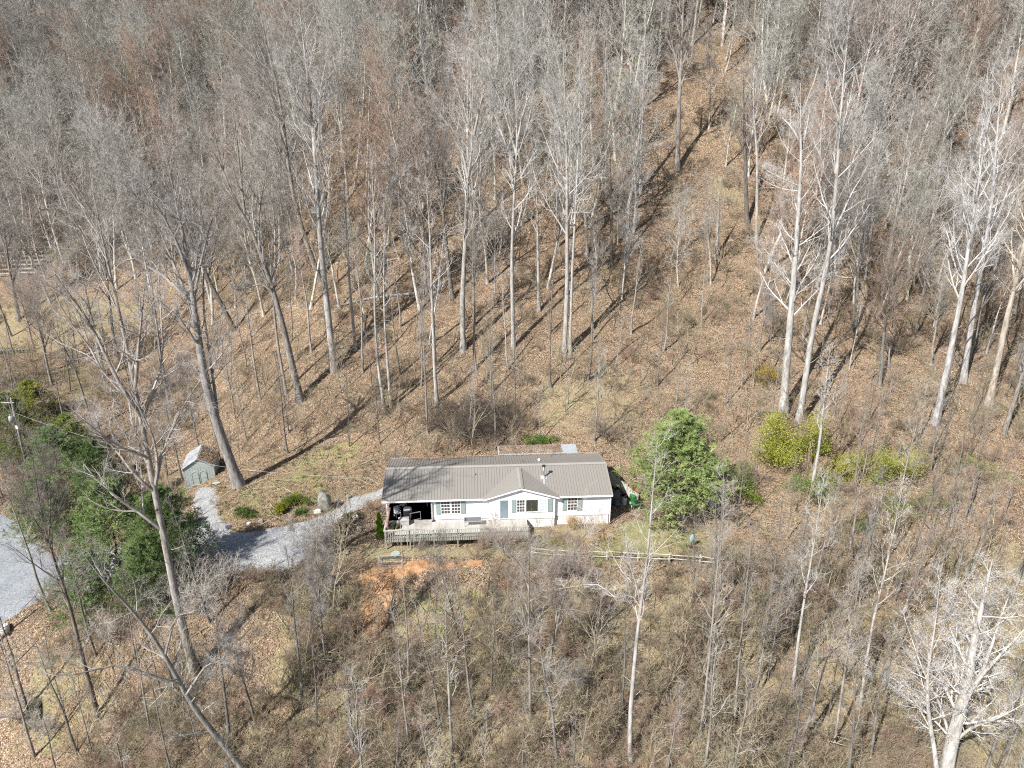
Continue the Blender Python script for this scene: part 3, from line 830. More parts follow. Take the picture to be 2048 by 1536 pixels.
for hi_, (pp, wpx, style, tone, tint, forks, label) in enumerate(HERO):
    rng = np.random.default_rng(100 + hi_)
    base = ground_at(*pp[0])
    zc = project(base)[2]
    pts = [np.zeros(3)] + [at_facing(a, b, base) - base for a, b in pp[1:]]
    drift = np.cumsum(rng.normal(0, .05, len(pts))); drift[0] = 0
    nv = nrm(np.array([base[0], base[1], 0.0]))
    pts = [p + nv * d for p, d in zip(pts, drift)]
    if style not in ('snag',):
        pts.append(pts[-1] + (pts[-1] - pts[-2]) * .3 + np.array([0, 0, .8]))
    H = pts[-1][2]
    r0 = max(wpx * .5 * zc / FPX * .78, .05)
    pts[0] = pts[0] - np.array([0, 0, .3])
    ex = [([at_facing(a, b, base) - base + nv * rng.normal(0, .5) * (k > 0) * min(k, 2) for k, (a, b) in enumerate(f)], w * .5 * zc / FPX * .75) for f, w in forks]
    det = 1.0 if zc < 75 else .8
    tm, cm = build_tree(pts, r0, style, rng, (M['bark_pale'] if tone == 'p' else M['bark_grey'], M['twig_pale'] if tone == 'p' else M['twig']), det, .0055 if zc < 60 else .008, ex, .004,
                        (.72 if len(forks) > 3 else .6 if len(forks) > 1 else .85) if style in ('spread', 'fan', 'dense') else 1.0, 'seed' if ('bottom right' in label or 'huge' in label) else None)
    put_tree('bare_tree', label, 'leafless trees of the wood', 'tree', base, tm, cm, color=tint)
    tree_bases.append((base[0], base[1]))
    if 'PRINT' in globals(): print(label[:40], base.round(1), 'H', round(H, 1), 'r', round(r0, 2))

# variants that the other trees copy
VAR = {}
def variant(key, style, H, r0, tone, detail, seed, tw):
    rng = np.random.default_rng(seed)
    k = 6
    pts = np.zeros((k, 3)); pts[:, 2] = np.linspace(-.02, 1, k) * H
    w = rng.normal(0, H * .010, (k, 2)); w[0] = 0
    pts[:, :2] += np.cumsum(w, 0)
    ex = []
    if style in ('spread', 'fan', 'dense') and rng.random() < .8:
        for j in range(rng.integers(1, 3)):
            i = rng.integers(2, 4); a = rng.random() * 6.28
            d = np.array([math.cos(a), math.sin(a), 0])
            L = H * .45
            ex.append(([pts[i], pts[i] + d * L * .12 + [0, 0, L * .25], pts[i] + d * L * .22 + [0, 0, L * .6], pts[i] + d * L * .32 + [0, 0, L]], r0 * .5))
    mats = (M['bark_pale'] if tone == 'p' else M['bark_grey'], M['twig_pale'] if tone == 'p' else M['twig'])
    VAR[key] = (*build_tree(pts, r0, style, rng, mats, detail, tw, ex, .012), H)
for i in range(3): variant(('poplar', i), 'poplar', 22, .24, 'g' if i else 'p', .75, 40 + i, .011)
for i in range(3): variant(('dense', i), 'dense', 20, .24, 'g', .6, 50 + i, .011)
for i in range(2): variant(('fan', i), 'fan', 20, .22, 'g', .65, 60 + i, .011)
for i in range(2): variant(('spread', i), 'spread', 18, .25, 'g', .65, 70 + i, .011)
for i in range(4): variant(('pole', i), 'pole', 11, .085, 'g', 1.0, 90 + i, .0055)
for i in range(3): variant(('thin', i), 'slim', 17, .15, 'g' if i else 'p', .6, 95 + i, .007)
for i in range(4): variant(('slim', i), 'slim', 16, .12, 'p' if i % 2 else 'g', 1.0, 80 + i, .009)

# ---- the many other trees: copies of the variants, spread over the slope
rngp = np.random.default_rng(7)
OPEN = [([(1240, 640), (1260, 380), (1330, 110), (1440, 90), (1480, 330), (1480, 640)], .07),
        ([(820, 300), (1270, 60), (1500, 60), (1500, 440), (820, 440)], .42), ([(1500, 430), (1560, 700), (1540, 800), (1250, 800), (1250, 560)], .4),
        ([(1275, 400), (1300, 150), (1340, 90), (1440, 90), (1470, 330), (1420, 560), (1260, 560)], .12),
        ([(820, 440), (1340, 440), (1300, 720), (1260, 880), (800, 880), (720, 700)], .45),
        ([(-100, 560), (420, 590), (400, 700), (-100, 740)], .06),
        ([(150, 690), (640, 650), (700, 900), (560, 960), (360, 880), (120, 800)], .22)]
HOUSE_W = [(-16, 49.5), (24, 49.5), (24, 68), (-16, 68)]
def blocked(x, y):
    if in_poly(x, y, HOUSE_W): return True
    if poly_dist(np.array(x), np.array(y), DRIVE_W) > -1.2 or poly_dist(np.array(x), np.array(y), ROAD_W) > -1.2: return True
    if -33 < x < -15 and 48 < y < 66: return True
    return False
def near(x, y, pts, d):
    if not pts: return False
    a = np.array(pts[-4000:])
    return bool(((a[:, 0] - x) ** 2 + (a[:, 1] - y) ** 2 < d * d).any())
def shades_house(base, H):
    for f in np.linspace(0, 1, 12):
        x = base[0] + f * H * .68; y = base[1] + f * H * .73
        if -13 < x < 12 and 51.5 < y < 61: return True
    return False
def crosses_house(base, H):
    a = project(base); b = project(base + np.array([0, 0, H]))
    for f in (.15, .3, .5, .7, .85, 1.0):
        px = a[0] + (b[0] - a[0]) * f; py = a[1] + (b[1] - a[1]) * f
        if 730 < px < 1310 and 870 < py < 1125: return True
        if 360 < px < 470 and 870 < py < 990: return True
    return False

cand = []
tries = 0
while tries < 14000:
    tries += 1
    y = rngp.uniform(68, 225); x = rngp.uniform(-1, 1) * (.74 * y + 6)
    z = hz(x, y); px, py, zc = project(np.array([x, y, z]))
    if py < -40 or px < -140 or px > 2190: continue
    keep = 1.0
    for poly, k in OPEN:
        if in_poly(px, py, poly): keep = min(keep, k)
    if py > 450: keep *= .45
    elif py > 250: keep *= .42
    else: keep *= .55
    if px < 700 and py < 420: keep = .75
    if rngp.random() > keep: continue
    if blocked(x, y) or near(x, y, tree_bases, 2.0 if py < 300 else 3.2): continue
    tree_bases.append((x, y)); cand.append((float(py), x, y, z, float(px), float(zc)))
# trees on the bank in front of the house and to the right
tries = 0; nfront = 0
while tries < 2600 and nfront < 95:
    tries += 1
    px = rngp.uniform(-20, 2070); py = rngp.uniform(1130, 1640)
    if px < 1380 and rngp.random() < .62: continue
    b = ground_at(px, py)
    x, y = b[0], b[1]
    if blocked(x, y) or near(x, y, tree_bases, 1.9): continue
    if crosses_house(b, 9.5) or shades_house(b, 12): continue
    tree_bases.append((x, y)); cand.append((float(py), x, y, b[2], float(px), float(project(b)[2]))); nfront += 1
tries = 0; nr = 0
while tries < 600 and nr < 22:      # the overgrown bench right of the lawn
    tries += 1
    px = rngp.uniform(1470, 2090); py = rngp.uniform(800, 1130)
    b = ground_at(px, py); x, y = b[0], b[1]
    if near(x, y, tree_bases, 2.2): continue
    tree_bases.append((x, y)); cand.append((float(py), x, y, b[2], float(px), float(project(b)[2]))); nr += 1
cand.sort(key=lambda c: -c[0])

def pick(rng, px, py):
    if py > 780: return ('pole', int(rng.integers(0, 4)))
    if 700 < px < 1480 and py < 780 and rng.random() < .85: return ('thin', int(rng.integers(0, 3)))
    if px < 620 and py < 600: k = rng.choice(['poplar', 'dense', 'fan', 'spread', 'slim'], p=[.12, .30, .24, .12, .22])
    elif px > 1250 and py < 520: k = rng.choice(['poplar', 'dense', 'fan', 'slim', 'spread'], p=[.16, .30, .22, .28, .04])
    else: k = rng.choice(['poplar', 'dense', 'fan', 'slim', 'spread'], p=[.14, .20, .2, .44, .02])
    n = {'poplar': 3, 'dense': 3, 'fan': 2, 'spread': 2, 'slim': 4}[k]
    return (str(k), int(rng.integers(0, n)))

WHERE_ROW = ((60, 'just below slope top'), (120, 'near the slope top'), (180, 'high on the slope'), (240, 'upper slope'), (330, 'above mid slope'),
             (440, 'at mid slope'), (560, 'below mid slope'), (720, 'on the lower slope'), (900, 'at the slope foot'),
             (1130, 'on the overgrown bench'), (1300, 'just below the bench'), (9999, 'low on the bank'))
WHERE_COL = ((180, 'over the left clearing'), (380, 'over the left pines'), (560, 'over the shed'), (740, 'over the driveway bank'), (900, 'over the porch end'),
             (1060, 'over the roof middle'), (1220, 'over the roof right end'), (1440, 'over the round pine'), (1640, 'over the lime bushes'),
             (1840, 'right of the lime bushes'), (99999, 'by the right edge'))
def where(px, py):
    r = next(w for a, w in WHERE_ROW if py < a); c = next(w for a, w in WHERE_COL if px < a)
    if py > 1130: c = c.replace('over', 'below').replace('right of', 'far below')
    return r, c
ORD = ['first', 'second', 'third', 'fourth', 'fifth', 'sixth', 'seventh', 'eighth', 'ninth', 'tenth', 'eleventh', 'twelfth', 'thirteenth', 'fourteenth', 'fifteenth']
N_THINGS = 300 - len(HERO)
BUDS = [(1.10, .88, .80), (1.1, .93, .88), (1.02, .86, .76)]
singles = []
for k, (py, x, y, z, px, zc) in enumerate(cand[:N_THINGS]):
    rng = np.random.default_rng(2000 + k)
    key = pick(rng, px, py)
    tm, cm, H0 = VAR[key]
    H = {'poplar': 21, 'dense': 18, 'fan': 18, 'spread': 16, 'slim': 14, 'pole': 11, 'thin': 16}[key[0]] * rng.uniform(.62, 1.12)
    if py > 1100: H = rng.uniform(7, 15)
    elif py > 780: H = rng.uniform(6, 13)
    s = H / H0
    b = rng.uniform(.62, 1.2)
    tint = (b * rng.uniform(.98, 1.05), b, b * rng.uniform(.92, 1.02))
    cc = tint
    if py > 780: tint = tuple(c * .82 for c in tint)
    if rng.random() < .20:
        q = BUDS[rng.integers(0, 3)]; cc = tuple(a * c_ for a, c_ in zip(tint, q))
    q = Quaternion((rng.normal(), rng.normal(), 0), 0) if False else (Quaternion((1, 0, 0), rng.normal(0, .045)) @ Quaternion((0, 1, 0), rng.normal(0, .05)) @ Quaternion((0, 0, 1), rng.random() * 6.283))
    if 1180 < px < 1520 and 330 < py < 780: s *= .72
    wk = s * rng.uniform(.85, 1.15) * (1.1 if py > 780 else 1.15)
    o = put_tree('bare_tree', 'x', 'leafless trees of the wood', 'tree', (x, y, z - .15), tm, cm, q, (wk, wk, s), tint, cc)
    look = ('slender pole' if key[0] in ('slim', 'pole', 'thin') else {'poplar': 'tall straight', 'dense': 'fine twigged', 'fan': 'broom crowned', 'spread': 'wide crowned'}[key[0]])
    tone = 'pale' if b > .98 else ('dark' if b < .8 else 'grey')
    if cc is not tint: tone = 'reddish'
    singles.append((where(px, py), px, look, tone, o))
from collections import defaultdict
cells = defaultdict(list)
for w_, px, look, tone, o in singles:
    cells[(w_, look, tone)].append((px, o))
for (w_, look, tone), lst in cells.items():
    lst.sort(key=lambda a: a[0])
    for i, (px, o) in enumerate(lst):
        pre = '' if len(lst) == 1 else ('left of two: ' if (len(lst) == 2 and i == 0) else ('right of two: ' if len(lst) == 2 else ORD[min(i, 14)] + ' from left: '))
        o['label'] = pre + tone + ' ' + look + ' tree ' + w_[0] + ' ' + w_[1]
        if len(o['label'].split()) > 16: print('LONG', o['label'])

# ================================================================ SCATTERED STUFF (instanced on points)
SRC = {}
def source(key, meshes):
    c = bpy.data.collections.new('src_' + key)
    for i, me in enumerate(meshes):
        o = bpy.data.objects.new('%s_%02d' % (key, i), me)
        c.objects.link(o)
    SRC[key] = c
    return c
def scatter(name, key, pts, rots, scl, label, seed=0):
    pts = np.asarray(pts, float)
    me = bpy.data.meshes.new(name)
    me.vertices.add(len(pts)); me.vertices.foreach_set('co', pts.astype(np.float32).ravel())
    a = me.attributes.new('rot', 'FLOAT_VECTOR', 'POINT'); a.data.foreach_set('vector', np.asarray(rots, np.float32).ravel())
    scl = np.asarray(scl, np.float32)
    if scl.ndim == 1: scl = np.stack([scl] * 3, -1)
    a = me.attributes.new('scl', 'FLOAT_VECTOR', 'POINT'); a.data.foreach_set('vector', scl.ravel())
    n = len(SRC[key].objects)
    a = me.attributes.new('pick', 'INT', 'POINT'); a.data.foreach_set('value', np.random.default_rng(seed).integers(0, n, len(pts)).astype(np.int32))
    ng = bpy.data.node_groups.new(name + '_nodes', 'GeometryNodeTree')
    ng.interface.new_socket('Geometry', in_out='INPUT', socket_type='NodeSocketGeometry')
    ng.interface.new_socket('Geometry', in_out='OUTPUT', socket_type='NodeSocketGeometry')
    N = ng.nodes; L = ng.links
    gi = N.new('NodeGroupInput'); go = N.new('NodeGroupOutput')
    ci = N.new('GeometryNodeCollectionInfo'); ci.inputs['Collection'].default_value = SRC[key]
    ci.inputs['Separate Children'].default_value = True; ci.inputs['Reset Children'].default_value = True
    ip = N.new('GeometryNodeInstanceOnPoints'); ip.inputs['Pick Instance'].default_value = True
    def at(nm, typ):
        x = N.new('GeometryNodeInputNamedAttribute'); x.data_type = typ; x.inputs['Name'].default_value = nm
        return next(o_ for o_ in x.outputs if o_.enabled and o_.name == 'Attribute')
    e2r = N.new('FunctionNodeEulerToRotation')
    L.new(gi.outputs[0], ip.inputs['Points']); L.new(ci.outputs[0], ip.inputs['Instance'])
    L.new(at('rot', 'FLOAT_VECTOR'), e2r.inputs[0]); L.new(e2r.outputs[0], ip.inputs['Rotation'])
    L.new(at('scl', 'FLOAT_VECTOR'), ip.inputs['Scale']); L.new(at('pick', 'INT'), ip.inputs['Instance Index'])
    L.new(ip.outputs[0], go.inputs[0])
    o = obj(name, me)
    md = o.modifiers.new('scatter', 'NODES'); md.node_group = ng
    return tag(o, label, kind='stuff')

def bush_mesh(name, rng, H, stems, spread, mat, n2=5, n3=4, n4=4, tw=.006, droop=.0, K=5):
    A = Acc()
    P = np.zeros((stems, K, 3)); az = rng.random(stems) * 6.283
    d = np.stack([np.cos(az) * spread, np.sin(az) * spread, np.ones(stems)], -1) + rng.normal(0, .12, (stems, 3)); d = nrm(d)
    P[:, 0] = rng.normal(0, .06 * H, (stems, 3)) * [1, 1, 0]
    L = H * rng.uniform(.6, 1.1, stems)[:, None]
    for k in range(1, K):
        d = nrm(d + np.array([0, 0, -droop]) + rng.normal(0, .12, (stems, 3)))
        P[:, k] = P[:, k - 1] + d * L / (K - 1)
    R = np.maximum(H * .008, tw * 1.4) * (1 - .7 * np.linspace(0, 1, K))[None].repeat(stems, 0)
    A.tubes(P, R, 4)
    P2, R2, L2 = grow(P, R, n2, .25, .98, .6, lambda t: L * .42 * (1.1 - .5 * t), 4, .05 - droop, .16, .7, rng, .4, tw)
    A.tubes(P2, R2, 3)
    if n3:
        P3, R3, L3 = grow(P2, R2, n3, .15, 1, .65, lambda t: L2[:, None] * .5 * (1.1 - .4 * t), 3, .03 - droop, .18, .8, rng, .4, tw)
        if n4:
            A.tubes(P3, R3, 3)
            P4, R4, L4 = grow(P3, R3, n4, .1, 1, .6, lambda t: L3[:, None] * .6 + 0 * t, 2, .0, .1, .9, rng, .4, tw)
            A.spikes(P4[:, 0], P4[:, 1], np.maximum(R4[:, 0], tw))
        else:
            A.spikes(P3[:, 0], P3[:, -1], np.maximum(R3[:, 0], tw))
    return A.mesh(name, mat)

rs = np.random.default_rng(31)
bushes = [bush_mesh('twiggy_bush', rs, 1.6, 9, .55, M['twig_stuff'], 6, 4, 4, .0055) for _ in range(4)] + \
         [bush_mesh('bramble_mound', rs, 1.5, 12, .9, M['twig_stuff'], 5, 4, 3, .005, .16) for _ in range(3)] + \
         [bush_mesh('budding_bush', rs, 1.7, 8, .45, M['reddish_stuff'], 6, 5, 4, .005) for _ in range(2)]
source('bush', bushes)
saps = [bush_mesh('young_stem', rs, 4.2, 2, .10, M['twig_stuff'], 11, 4, 3, .007, 0, 7) for _ in range(3)] + \
       [bush_mesh('young_pole', rs, 5.2, 1, .07, M['twig_stuff'], 10, 3, 2, .006, 0, 7) for _ in range(3)]
source('sapling', saps)
# near leaves and sticks on the ground
def litter_patch(rng, n=46, rad=.75):
    A = Acc()
    a = rng.random(n) * 6.283; r = rad * np.sqrt(rng.random(n))
    c = np.stack([r * np.cos(a), r * np.sin(a), rng.uniform(.01, .05, n)], -1)
    u = nrm(rng.normal(0, 1, (n, 3)) * [1, 1, .35]); w = nrm(np.cross(u, rng.normal(0, .35, (n, 3)) + [0, 0, 1]))
    s = rng.uniform(.05, .10, n)[:, None]
    up = np.cross(u, w) * s * .5
    V = np.stack([c - u * s, c + w * s * .62 + up, c + u * s * 1.1, c - w * s * .62 + up], 1).reshape(-1, 3)
    k = (np.arange(n) * 4)[:, None]
    A.add(V, None, np.concatenate([np.concatenate([k, k + 1, k + 2], 1), np.concatenate([k, k + 2, k + 3], 1)]))
    return A.mesh('leaf_patch', M['leaf_dry'])
source('litter', [litter_patch(rs) for _ in range(6)])
def stick_patch(rng, n=7):
    A = Acc()
    a = rng.random(n) * 6.283; L = rng.uniform(.5, 2.4, n)
    c = np.stack([rng.normal(0, .8, n), rng.normal(0, .8, n), np.full(n, .05)], -1)
    d = np.stack([np.cos(a), np.sin(a), rng.normal(0, .12, n)], -1)
    P = np.stack([c - d * L[:, None] / 2, c + rng.normal(0, .05, (n, 3)), c + d * L[:, None] / 2], 1)
    P[:, :, 2] = np.maximum(P[:, :, 2], .02)
    A.tubes(P, np.stack([L * .012 + .006, L * .010 + .005, L * .003 + .003], 1), 4)
    return A.mesh('stick_patch', M['twig_stuff'])
source('sticks', [stick_patch(rs) for _ in range(5)])
def tuft(rng, n, h, spread, mat, w=.008, droop=.3):
    A = Acc()
    a = rng.random(n) * 6.283; r = rng.random(n)
    b = np.stack([np.cos(a) * r * spread * .35, np.sin(a) * r * spread * .35, np.zeros(n)], -1)
    hh = h * rng.uniform(.5, 1, n)
    m_ = b + np.stack([np.cos(a) * spread * r * .5, np.sin(a) * spread * r * .5, hh * .75], -1)
    e = m_ + np.stack([np.cos(a) * spread * (r + .4) * .8, np.sin(a) * spread * (r + .4) * .8, hh * (.3 - droop * r)], -1)
    A.tubes(np.stack([b, m_, e], 1), np.stack([np.full(n, w), np.full(n, w * .8), np.full(n, w * .15)], 1), 3)
    return A.mesh('grass_tuft', mat)
source('grass', [tuft(rs, 26, .22, .22, M['green']) for _ in range(3)] + [tuft(rs, 26, .25, .25, M['straw']) for _ in range(3)])
source('straw', [tuft(rs, 30, .45, .35, M['straw']) for _ in range(4)])
# far trees: dense, light meshes
def far_tree(rng, H, style, reddish):
    pts = np.zeros((5, 3)); pts[:, 2] = np.linspace(-.02, 1, 5) * H; pts[1:, :2] = np.cumsum(rng.normal(0, .45, (4, 2)), 0)
    S_ = dict(STYLES[style]); S_.update(n1=20, n2=7, n3=6, n4=5, l4=.7, t0=.26, l1=S_['l1'] * 1.25); STYLES['_far'] = S_
    return build_tree(pts, .20, '_far', rng, (M['stem_stuff'], M['reddish_stuff'] if reddish else M['wood_stuff']), .8, .015, None, .012)
ft = []
for i in range(7):
    tm, cm = far_tree(rs, 19, ['poplar', 'dense', 'fan', 'dense', 'spread', 'poplar', 'fan'][i], i in (3,))
    # trunk and crown as one mesh with two materials
    A = Acc()
    for kk, me in enumerate((tm, cm)):
        v = np.zeros(len(me.vertices) * 3, np.float32); me.vertices.foreach_get('co', v)
        n_ = len(me.polygons); tot = np.zeros(n_, np.int32); me.polygons.foreach_get('loop_total', tot)
        li = np.zeros(len(me.loops), np.int32); me.loops.foreach_get('vertex_index', li)
        nq = int((tot == 4).sum()); A.m = kk
        A.add(v.reshape(-1, 3), li[:nq * 4].reshape(-1, 4), li[nq * 4:].reshape(-1, 3))
    ft.append(A.mesh('far_tree', [M['stem_stuff'], M['reddish_stuff'] if i == 3 else M['wood_stuff']]))
    bpy.data.meshes.remove(tm); bpy.data.meshes.remove(cm)
source('fartree', ft)

rest = cand[N_THINGS:]
P_, R_, S_ = [], [], []
rf = np.random.default_rng(91)
for py, x, y, z, px, zc in rest:
    P_.append((x, y, z - .1)); R_.append((rf.normal(0, .08), rf.normal(0, .08), rf.random() * 6.28)); k = rf.uniform(.45, 1.2); S_.append((k, k, k))
for _ in range(900):     # the wood goes on above and beside the picture
    y = rf.uniform(60, 320); x = rf.uniform(-1, 1) * min(240, y + 60)
    z = hz(x, y); px, py, zc = project(np.array([x, y, z]))
    if -140 < px < 2190 and py > -40: continue
    k = rf.uniform(.6, 1.15); P_.append((x, y, z - .1)); R_.append((rf.normal(0, .05), rf.normal(0, .05), rf.random() * 6.28)); S_.append((k, k, k))
scatter('far_woodland', 'fartree', P_, R_, S_, 'leafless grey wood closing the top of the slope', 3)

def field(n, y0, y1, dens, seed, smin, smax, tilt=False, zoff=-.03, margin=60):
    r = np.random.default_rng(seed)
    # more points near the camera per square metre than far, as seen
    u = r.random(n); y = y0 + (y1 - y0) * u
    x = (r.random(n) * 2 - 1) * (.74 * y + 5)
    z = height(x, y)
    px, py, zc = project(np.stack([x, y, z], -1))
    k = dens(px, py, x, y)
    inside = (px > -margin) & (px < 2048 + margin) & (py > -margin) & (py < 1536 + 3 * margin)
    m = inside & (r.random(n) < k)
    x, y, z = x[m], y[m], z[m]
    e = .4
    sx = (height(x + e, y) - height(x - e, y)) / (2 * e); sy = (height(x, y + e) - height(x, y - e)) / (2 * e)
    q = np.zeros((len(x), 3)); q[:, 2] = r.random(len(x)) * 6.283
    if tilt:
        # euler XYZ that lays the local z on the slope's normal, after a random spin is dropped
        q[:, 0] = np.arctan(sy); q[:, 1] = -np.arctan(sx); q[:, 2] = 0
    return np.stack([x, y, z + zoff], -1), q, r.uniform(smin, smax, len(x))

def keepout(x, y, road=True):
    k = np.ones(x.shape)
    k[(x > -13) & (x < 12.5) & (y > 51.6) & (y < 67)] = 0
    if road:
        k[poly_dist(x, y, DRIVE_W) > -.1] = 0
        k[poly_dist(x, y, ROAD_W) > -.1] = 0
    return k
def patch(px, py, polys, base, jit=True):
    k = np.full(px.shape, float(base))
    jx = px + 18 * vnoise(px, py, 33, 3); jy = py + 14 * vnoise(px, py, 30, 4)
    for poly, v in polys:
        k[in_poly(jx, jy, poly)] = v
    return k
LAWN = [(735, 1085), (1060, 1085), (1100, 1060), (1222, 1050), (1260, 1030), (1420, 1040), (1460, 1100), (1440, 1126), (1060, 1120), (960, 1118), (735, 1128)]
CLEAR = [(-200, 560), (300, 560), (430, 600), (400, 650), (230, 700), (-200, 745)]
BANK = [(440, 1060), (430, 960), (560, 900), (760, 880), (770, 985), (640, 1040)]
SHEDP = [(350, 860), (480, 860), (480, 1010), (350, 1010)]
def d_bush(px, py, x, y):
    k = patch(px, py, [(LAWN, 0), (CLEAR, .03), (BANK, .05), (SHEDP, .0), (SCAR, .04),
                       ([(1280, 400), (1310, 140), (1440, 90), (1470, 330), (1400, 540), (1280, 540)], .06),
                       ([(780, 440), (1300, 430), (1270, 700), (1080, 760), (780, 760)], .12),
                       ([(840, 770), (1090, 740), (1110, 880), (1000, 885), (860, 880)], .6),
                       ([(1110, 760), (1250, 760), (1250, 870), (1130, 880)], .12),
                       ([(440, 640), (760, 640), (820, 900), (430, 900)], .14), ([(760, 860), (1300, 860), (1300, 905), (760, 905)], .1),
                       ([(960, 1185), (1440, 1190), (1430, 1330), (1000, 1330)], .8), ([(985, 1120), (1440, 1120), (1440, 1190), (985, 1185)], .22), ([(600, 1115), (985, 1115), (985, 1215), (600, 1230)], .07), ([(590, 950), (790, 950), (790, 1125), (620, 1150), (430, 1160), (430, 1120)], .02),
                       ([(1440, 1000), (2100, 960), (2100, 1700), (1440, 1700)], .62),
                       ([(700, 1260), (1440, 1330), (1440, 1700), (700, 1700)], .75),
                       ([(1440, 850), (2100, 800), (2100, 1080), (1440, 1080)], .36),
                       ([(560, 1150), (720, 1130), (720, 1330), (560, 1300)], .4),
                       ([(-100, 1180), (560, 1200), (700, 1700), (-100, 1700)], .38),
                       ([(-100, -200), (700, -200), (600, 540), (-100, 540)], .6)], .42)
    k = k * np.clip(.70 + 1.1 * vnoise(x, y, 4.0, 9), .05, 1.6)
    return k * keepout(x, y)
scatter('undergrowth', 'bush', *field(9500, 33, 165, d_bush, 11, .55, 1.35), 'bare twiggy undergrowth and brambles over the slopes', 1)
scatter('near_undergrowth', 'bush', *field(5200, 33, 52, d_bush, 12, .45, 1.15), 'dense bare brambles on the bank below the lawn', 2)
def d_sap(px, py, x, y):
    k = patch(px, py, [(LAWN, 0), (CLEAR, .03), (BANK, .0), (SHEDP, 0), (SCAR, 0),
                       ([(1280, 400), (1310, 140), (1440, 90), (1450, 330), (1330, 520)], .15),
                       ([(700, 480), (1300, 470), (1500, 700), (1500, 860), (700, 880)], .45), ([(820, 60), (1500, 60), (1500, 480), (820, 480)], .2),
                       ([(730, 1110), (1380, 1110), (1380, 1290), (700, 1290)], .06),
                       ([(1440, 1000), (2100, 960), (2100, 1700), (1400, 1700)], .75),
                       ([(1440, 850), (2100, 800), (2100, 1080), (1440, 1080)], .5),
                       ([(-100, 1080), (560, 1100), (700, 1700), (-100, 1700)], .16)], .5)
    return k * keepout(x, y)
scatter('thicket_of_saplings', 'sapling', *field(3300, 33, 170, d_sap, 13, .6, 1.5), 'thin leafless young stems standing all over the slopes', 3)
def d_lit(px, py, x, y):
    return patch(px, py, [(LAWN, .08), (SCAR, .1), ([(640, 1150), (1440, 1150), (1440, 1700), (700, 1700)], .4), ([(1440, 1100), (2200, 1100), (2200, 1700), (1440, 1700)], .4)], .75) * keepout(x, y)
scatter('fallen_leaves', 'litter', *field(15000, 34, 100, d_lit, 14, .7, 1.4, True, .02), 'brown fallen leaves covering the slopes', 4)
def d_stk(px, py, x, y):
    return patch(px, py, [(LAWN, .05), (SCAR, .2), (CLEAR, .2)], .8) * keepout(x, y)
scatter('fallen_sticks', 'sticks', *field(5200, 34, 150, d_stk, 15, .5, 1.5, True, .02), 'fallen sticks and branches lying on the leaf litter', 5)
def d_gr(px, py, x, y):
    return patch(px, py, [(LAWN, .8), (BANK, .7), ([(870, 1180), (1000, 1170), (1010, 1300), (880, 1320)], .5), ([(560, 1230), (610, 1200), (720, 1290), (720, 1500), (600, 1536)], .5)], .04) * keepout(x, y)
scatter('grass', 'grass', *field(16000, 36, 72, d_gr, 16, .5, 1.3), 'short winter grass on the lawn and the driveway bank', 6)
def d_st(px, py, x, y):
    return patch(px, py, [(LAWN, .10), (CLEAR, .4), ([(560, 1100), (760, 1120), (780, 1300), (1000, 1200), (1100, 1150), (1440, 1150), (1700, 1500), (1500, 1700), (500, 1700)], .55),
                          ([(1440, 1000), (2100, 960), (2100, 1700), (1440, 1700)], .62), (SCAR, .05)], .06) * keepout(x, y)
scatter('dry_grass', 'straw', *field(9000, 33, 120, d_st, 17, .5, 1.4), 'dry straw coloured grass in clumps on the banks', 7)

# ================================================================ HOUSE
M['roof'] = plain('taupe_roof_metal', (.215, .20, .178), .55, 0, .04, .6, .35)
M['roof_trim'] = plain('taupe_roof_trim', (.27, .255, .23), .5, 0, .06, 2, .4)
M['white'] = plain('white_vinyl', (.86, .86, .85), .5, 0, .03, 1.5)
M['white_trim'] = plain('white_trim', (.82, .82, .81), .45, 0, .03, 3)
M['skirt'] = plain('white_skirting', (.72, .71, .68), .6, 0, .08, 2)
M['shutter'] = plain('sage_grey_shutter', (.25, .30, .30), .55, 0, .06, 5)
M['deck'] = plain('weathered_deck_wood', (.27, .265, .225), .85, 0, .25, 5)
M['deck_pale'] = plain('pale_weathered_boards', (.38, .36, .32), .85, 0, .25, 4)
M['wood_grey'] = plain('silvery_old_wood', (.42, .39, .34), .9, 0, .25, 6)
M['wood_red'] = plain('reddish_carved_wood', (.27, .16, .13), .8, 0, .25, 6)
M['dark'] = plain('dark_plastic', (.03, .03, .032), .5, 0, .3, 4)
M['steel'] = plain('bright_steel', (.55, .56, .57), .3, .9, .08, 4, .5)
M['galv'] = plain('galvanised_steel', (.36, .38, .39), .55, .2, .15, 3, .4)
M['brown_wall'] = plain('dark_brown', (.09, .075, .06), .8, 0, .3, 3)
M['blue'] = plain('faded_blue_plastic', (.22, .36, .44), .5, 0, .12, 3)
M['navy'] = plain('navy_plastic', (.035, .05, .10), .5, 0, .2, 3)
M['red'] = plain('rusty_red_paint', (.22, .06, .035), .6, 0, .3, 6)
M['mower'] = plain('green_machine_paint', (.035, .15, .04), .5, 0, .2, 4, .4)
M['yellow'] = plain('yellow_paint', (.65, .45, .03), .5, 0, .1, 4)
M['tarp'] = plain('crumpled_black_sheet', (.05, .055, .065), .35, 0, .4, 2.5, .5)
M['grey_plastic'] = plain('pale_grey_plastic', (.5, .52, .54), .5, 0, .12, 3)
M['shed_wall'] = plain('pale_green_shed_siding', (.31, .355, .335), .7, 0, .12, 2.5)
M['shed_roof'] = plain('dull_shed_roof', (.27, .28, .285), .8, 0, .25, 2.5)
M['shed_dark'] = plain('shed_trim', (.30, .34, .31), .7, 0, .12, 4)
M['concrete'] = plain('concrete', (.42, .40, .37), .9, 0, .15, 3)
M['cable'] = plain('cable_black', (.03, .03, .03), .5)
M['cable_pale'] = plain('aluminium_cable', (.24, .24, .235), .5, .4)
